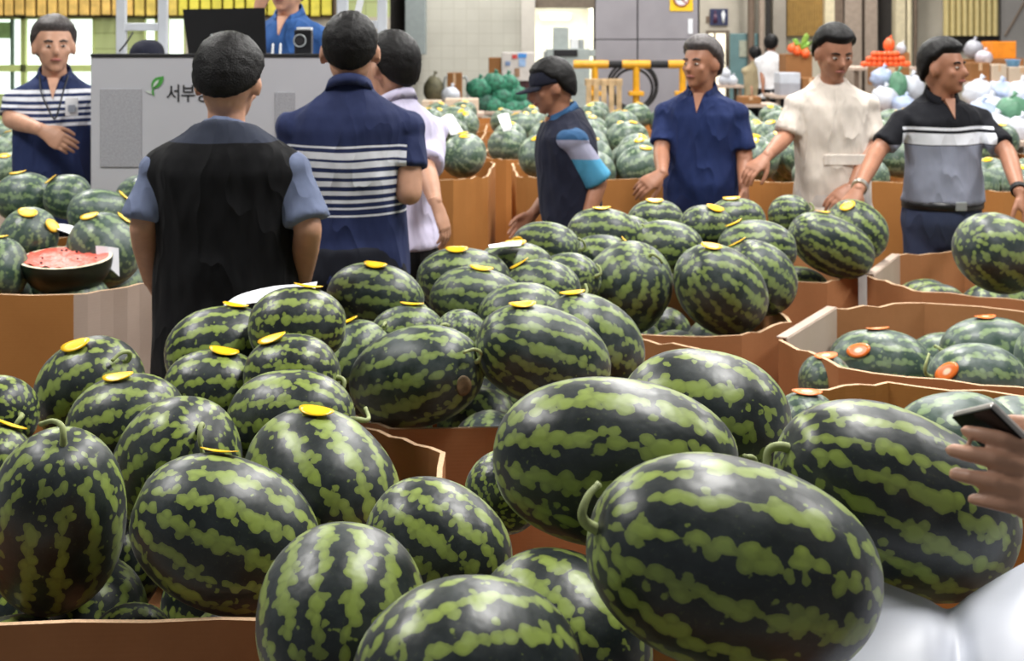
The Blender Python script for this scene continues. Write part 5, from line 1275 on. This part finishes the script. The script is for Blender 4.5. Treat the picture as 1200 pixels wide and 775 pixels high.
nt = MB().bbox(P(809, 31, 21.99), (.07, .012, .24), .002).build('paper_notice', m_paper, None, loc=P(809, 40, 21.99)); tag(nt, 'small white notice stuck below the yellow sign', 'notice')
# goods on the right
m_bag_blue = mat('pale_blue_bag', (160, 174, 204), .45, var=.12); m_bag_white = mat('white_bag', (196, 200, 210), .45, var=.06); m_bag_green = mat('green_bag', (86, 132, 104), .5, var=.2)
m_or = mat('orange_fruit', (236, 98, 42), .45, var=.12, nscale=30); m_tray = mat('orange_tray', (232, 140, 30), .5, var=.08); m_greycrate = mat('grey_crate', (160, 160, 168), .5, var=.06)
table(1000, 1082, Z(79, 16.5), 16.5, 1.0, 'table carrying the heap of orange fruit')
ome = None; cnt = 0
for lay, n in enumerate((9, 7, 5)):
    for rw in range(2):
        for i in range(n):
            x = 1012 + lay * 6 + i * 6.2 + rw * 2; p = P(x, 79, 16.6 + rw * .09); p.z = Z(79, 16.5) + .038 + lay * .06
            if ome is None:
                t_ = MB().ell((0, 0, 0), (.038, 0, 0), (0, .038, 0), (0, 0, .035), 14, 9).build('orange', m_or, None, True); ome = t_.data; o = t_
            else: o = bpy.data.objects.new('orange', ome); COL.objects.link(o)
            o.location = p; tag(o, 'orange fruit in the heap on the table', 'orange', 'heap of orange fruit')
lump('orange_net', 1042, 53, 16.9, .07, .09, m_or, 'upright orange net of fruit behind the heap', 'sack', seed=2); lump('white_bag', 1056, 57, 17.0, .06, .07, m_bag_white, 'small white bag behind the orange heap', 'bag', seed=3)
table(1140, 1260, Z(96, 15.5), 15.5, 1.2, 'table of cartons and bags below the beige shutter')
carton(1163, 1180, 76, 96, 15.55, .3, m_card_lt, 'pale upright carton below the orange tray'); carton(1182, 1215, 79, 96, 15.55, .4, m_card_lt, 'wide pale carton under the blue basin'); carton(1138, 1160, 74, 96, 15.6, .35, m_card_br, 'brown carton under the grey bags')
carton(1163, 1191, 49, 69, 16.4, .4, m_tray, 'orange plastic tray stacked below the shutter', tape=False); carton(1160, 1200, 69, 96, 16.35, .5, m_card_br, 'brown carton beneath the orange tray', tape=False)
lump('grey_bag', 1141, 58, 16.2, .11, .11, m_greycrate, 'grey knotted bag near the beige shutter', 'bag', seed=5); lump('grey_bag', 1153, 68, 15.9, .10, .09, mat('lilac_grey_bag', (184, 178, 188), .45, var=.1), 'lilac-grey bag on the brown carton', 'bag', seed=6); carton(1130, 1160, 70, 96, 16.15, .3, m_card_br, 'brown carton stack behind the lilac-grey bag', tape=False)
bs_ = empty('basin', P(1187, 79, 15.7)); tag(bs_, 'light blue plastic basin on the pale carton', 'basin'); MB().rings([[Vector((math.cos(2 * math.pi * j / 24) * r_, math.sin(2 * math.pi * j / 24) * r_, z_)) for j in range(24)] for r_, z_ in ((.06, 0), (.085, .085), (.09, .085), (.09, .09), (.08, .09), (.057, .01))]).build('bowl', mat('basin_blue', (112, 168, 220), .35), bs_, True)
table(1120, 1290, Z(166, 10.6) , 10.6, 1.6, 'low table of pale blue bags behind the belted man')
bags = [(1148, 110, 11.6, .13, .12, 0), (1172, 112, 11.7, .14, .12, 1), (1196, 113, 11.6, .13, .13, 0), (1150, 138, 11.2, .14, .13, 1), (1186, 132, 11.2, .13, .13, 2), (1166, 152, 10.9, .14, .12, 0), (1196, 155, 10.9, .14, .12, 0), (1140, 158, 10.9, .12, .11, 1), (1160, 126, 11.4, .13, .1, 0), (1212, 130, 11.3, .14, .13, 1)]
for i, (u, v, y_, rx, rz_, c_) in enumerate(bags):
    lump('produce_bag', u, v, y_, rx, rz_, (m_bag_white, m_bag_blue, m_bag_green)[c_], ('white plastic produce bag', 'pale blue produce bag', 'green produce bag')[c_] + ' in the heap behind the belted man', 'bag', 'bags behind the belted man', seed=i * 2.7, amp=.25)
table(1030, 1078, Z(132, 12.5), 12.5, .8, 'low table of bags between the cream and black polo men')
for i, (u, v, y_, rx, rz_, c_) in enumerate([(1034, 92, 13.1, .11, .10, 1), (1052, 104, 12.9, .09, .16, 2), (1068, 104, 13.0, .12, .13, 0), (1036, 116, 12.7, .12, .11, 0), (1060, 124, 12.6, .12, .09, 1)]):
    lump('produce_bag', u, v, y_, rx, rz_, (m_bag_white, m_bag_blue, m_bag_green)[c_], ('white plastic produce bag', 'pale blue produce bag', 'green produce bag')[c_] + ' between the cream and black polo men', 'bag', 'bags between the two men', seed=i * 5.3, amp=.25)
carton(1028, 1066, 62, 79, 16.98, .3, m_card_br, 'brown carton behind the heap of orange fruit', tape=False)
carton(1024, 1066, 79, 100, 16.2, .28, m_card_br, 'brown carton in front of the orange heap')
# crates and greens left of the man in cream
table(908, 962, Z(112, 17.5), 17.5, .8, 'low table of grey crates left of the man in cream')
carton(914, 938, 86, 98, 17.55, .4, m_bag_white, 'white labelled crate stacked on a grey crate', tape=False); carton(914, 938, 98, 112, 17.55, .4, m_greycrate, 'grey crate under the white labelled crate', tape=False); carton(940, 960, 92, 112, 17.6, .4, m_card_br, 'brown carton beside the grey crate')
m_lf = mat('leafy_green', (150, 190, 90), .6, var=.3, nscale=20)
gv = empty('leafy_vegetables', P(938, 62, 18.4)); tag(gv, 'bunch of bright leafy greens above the grey crates', 'vegetables')
for i in range(22):
    a = R.uniform(0, 6.28); t = R.uniform(.2, 1.2); d = Vector((math.cos(a) * math.cos(t), math.sin(a) * math.cos(t), math.sin(t))); c_ = d * R.uniform(.06, .2); u = d.cross(Vector((.1, .2, 1))).normalized()
    MB().ell(c_, d * .09, u * .05, d.cross(u) * .006, 10, 6).build('leaf', m_lf, gv, True)
for i, u in enumerate((928, 934, 944)): lump('orange_net', u, 57 + i * 3, 18.1, .06, .06, m_or, 'small orange net of fruit beside the leafy greens', 'sack', 'orange nets by the greens', seed=i)
carton(921, 952, 64, 112, 18.1, .5, m_card_br, 'tall brown carton stack holding the leafy greens', tape=False)
table(836, 872, Z(100, 19.4), 19.4, .5, 'small table with white bags by the lit restroom door')
for i, (u, v) in enumerate(((848, 94), (858, 95), (850, 87))): lump('white_bag', u, v, 19.5, .08, .08, m_bag_white, 'white bag heaped by the lit restroom door', 'bag', 'white bags by the restroom', seed=i * 2)
table(866, 912, Z(122, 15.5), 15.5, .5, 'low wooden table before the far walking pair')
carton(868, 892, 114, 122, 15.5, .3, m_card_br, 'flat brown carton before the far walking pair')
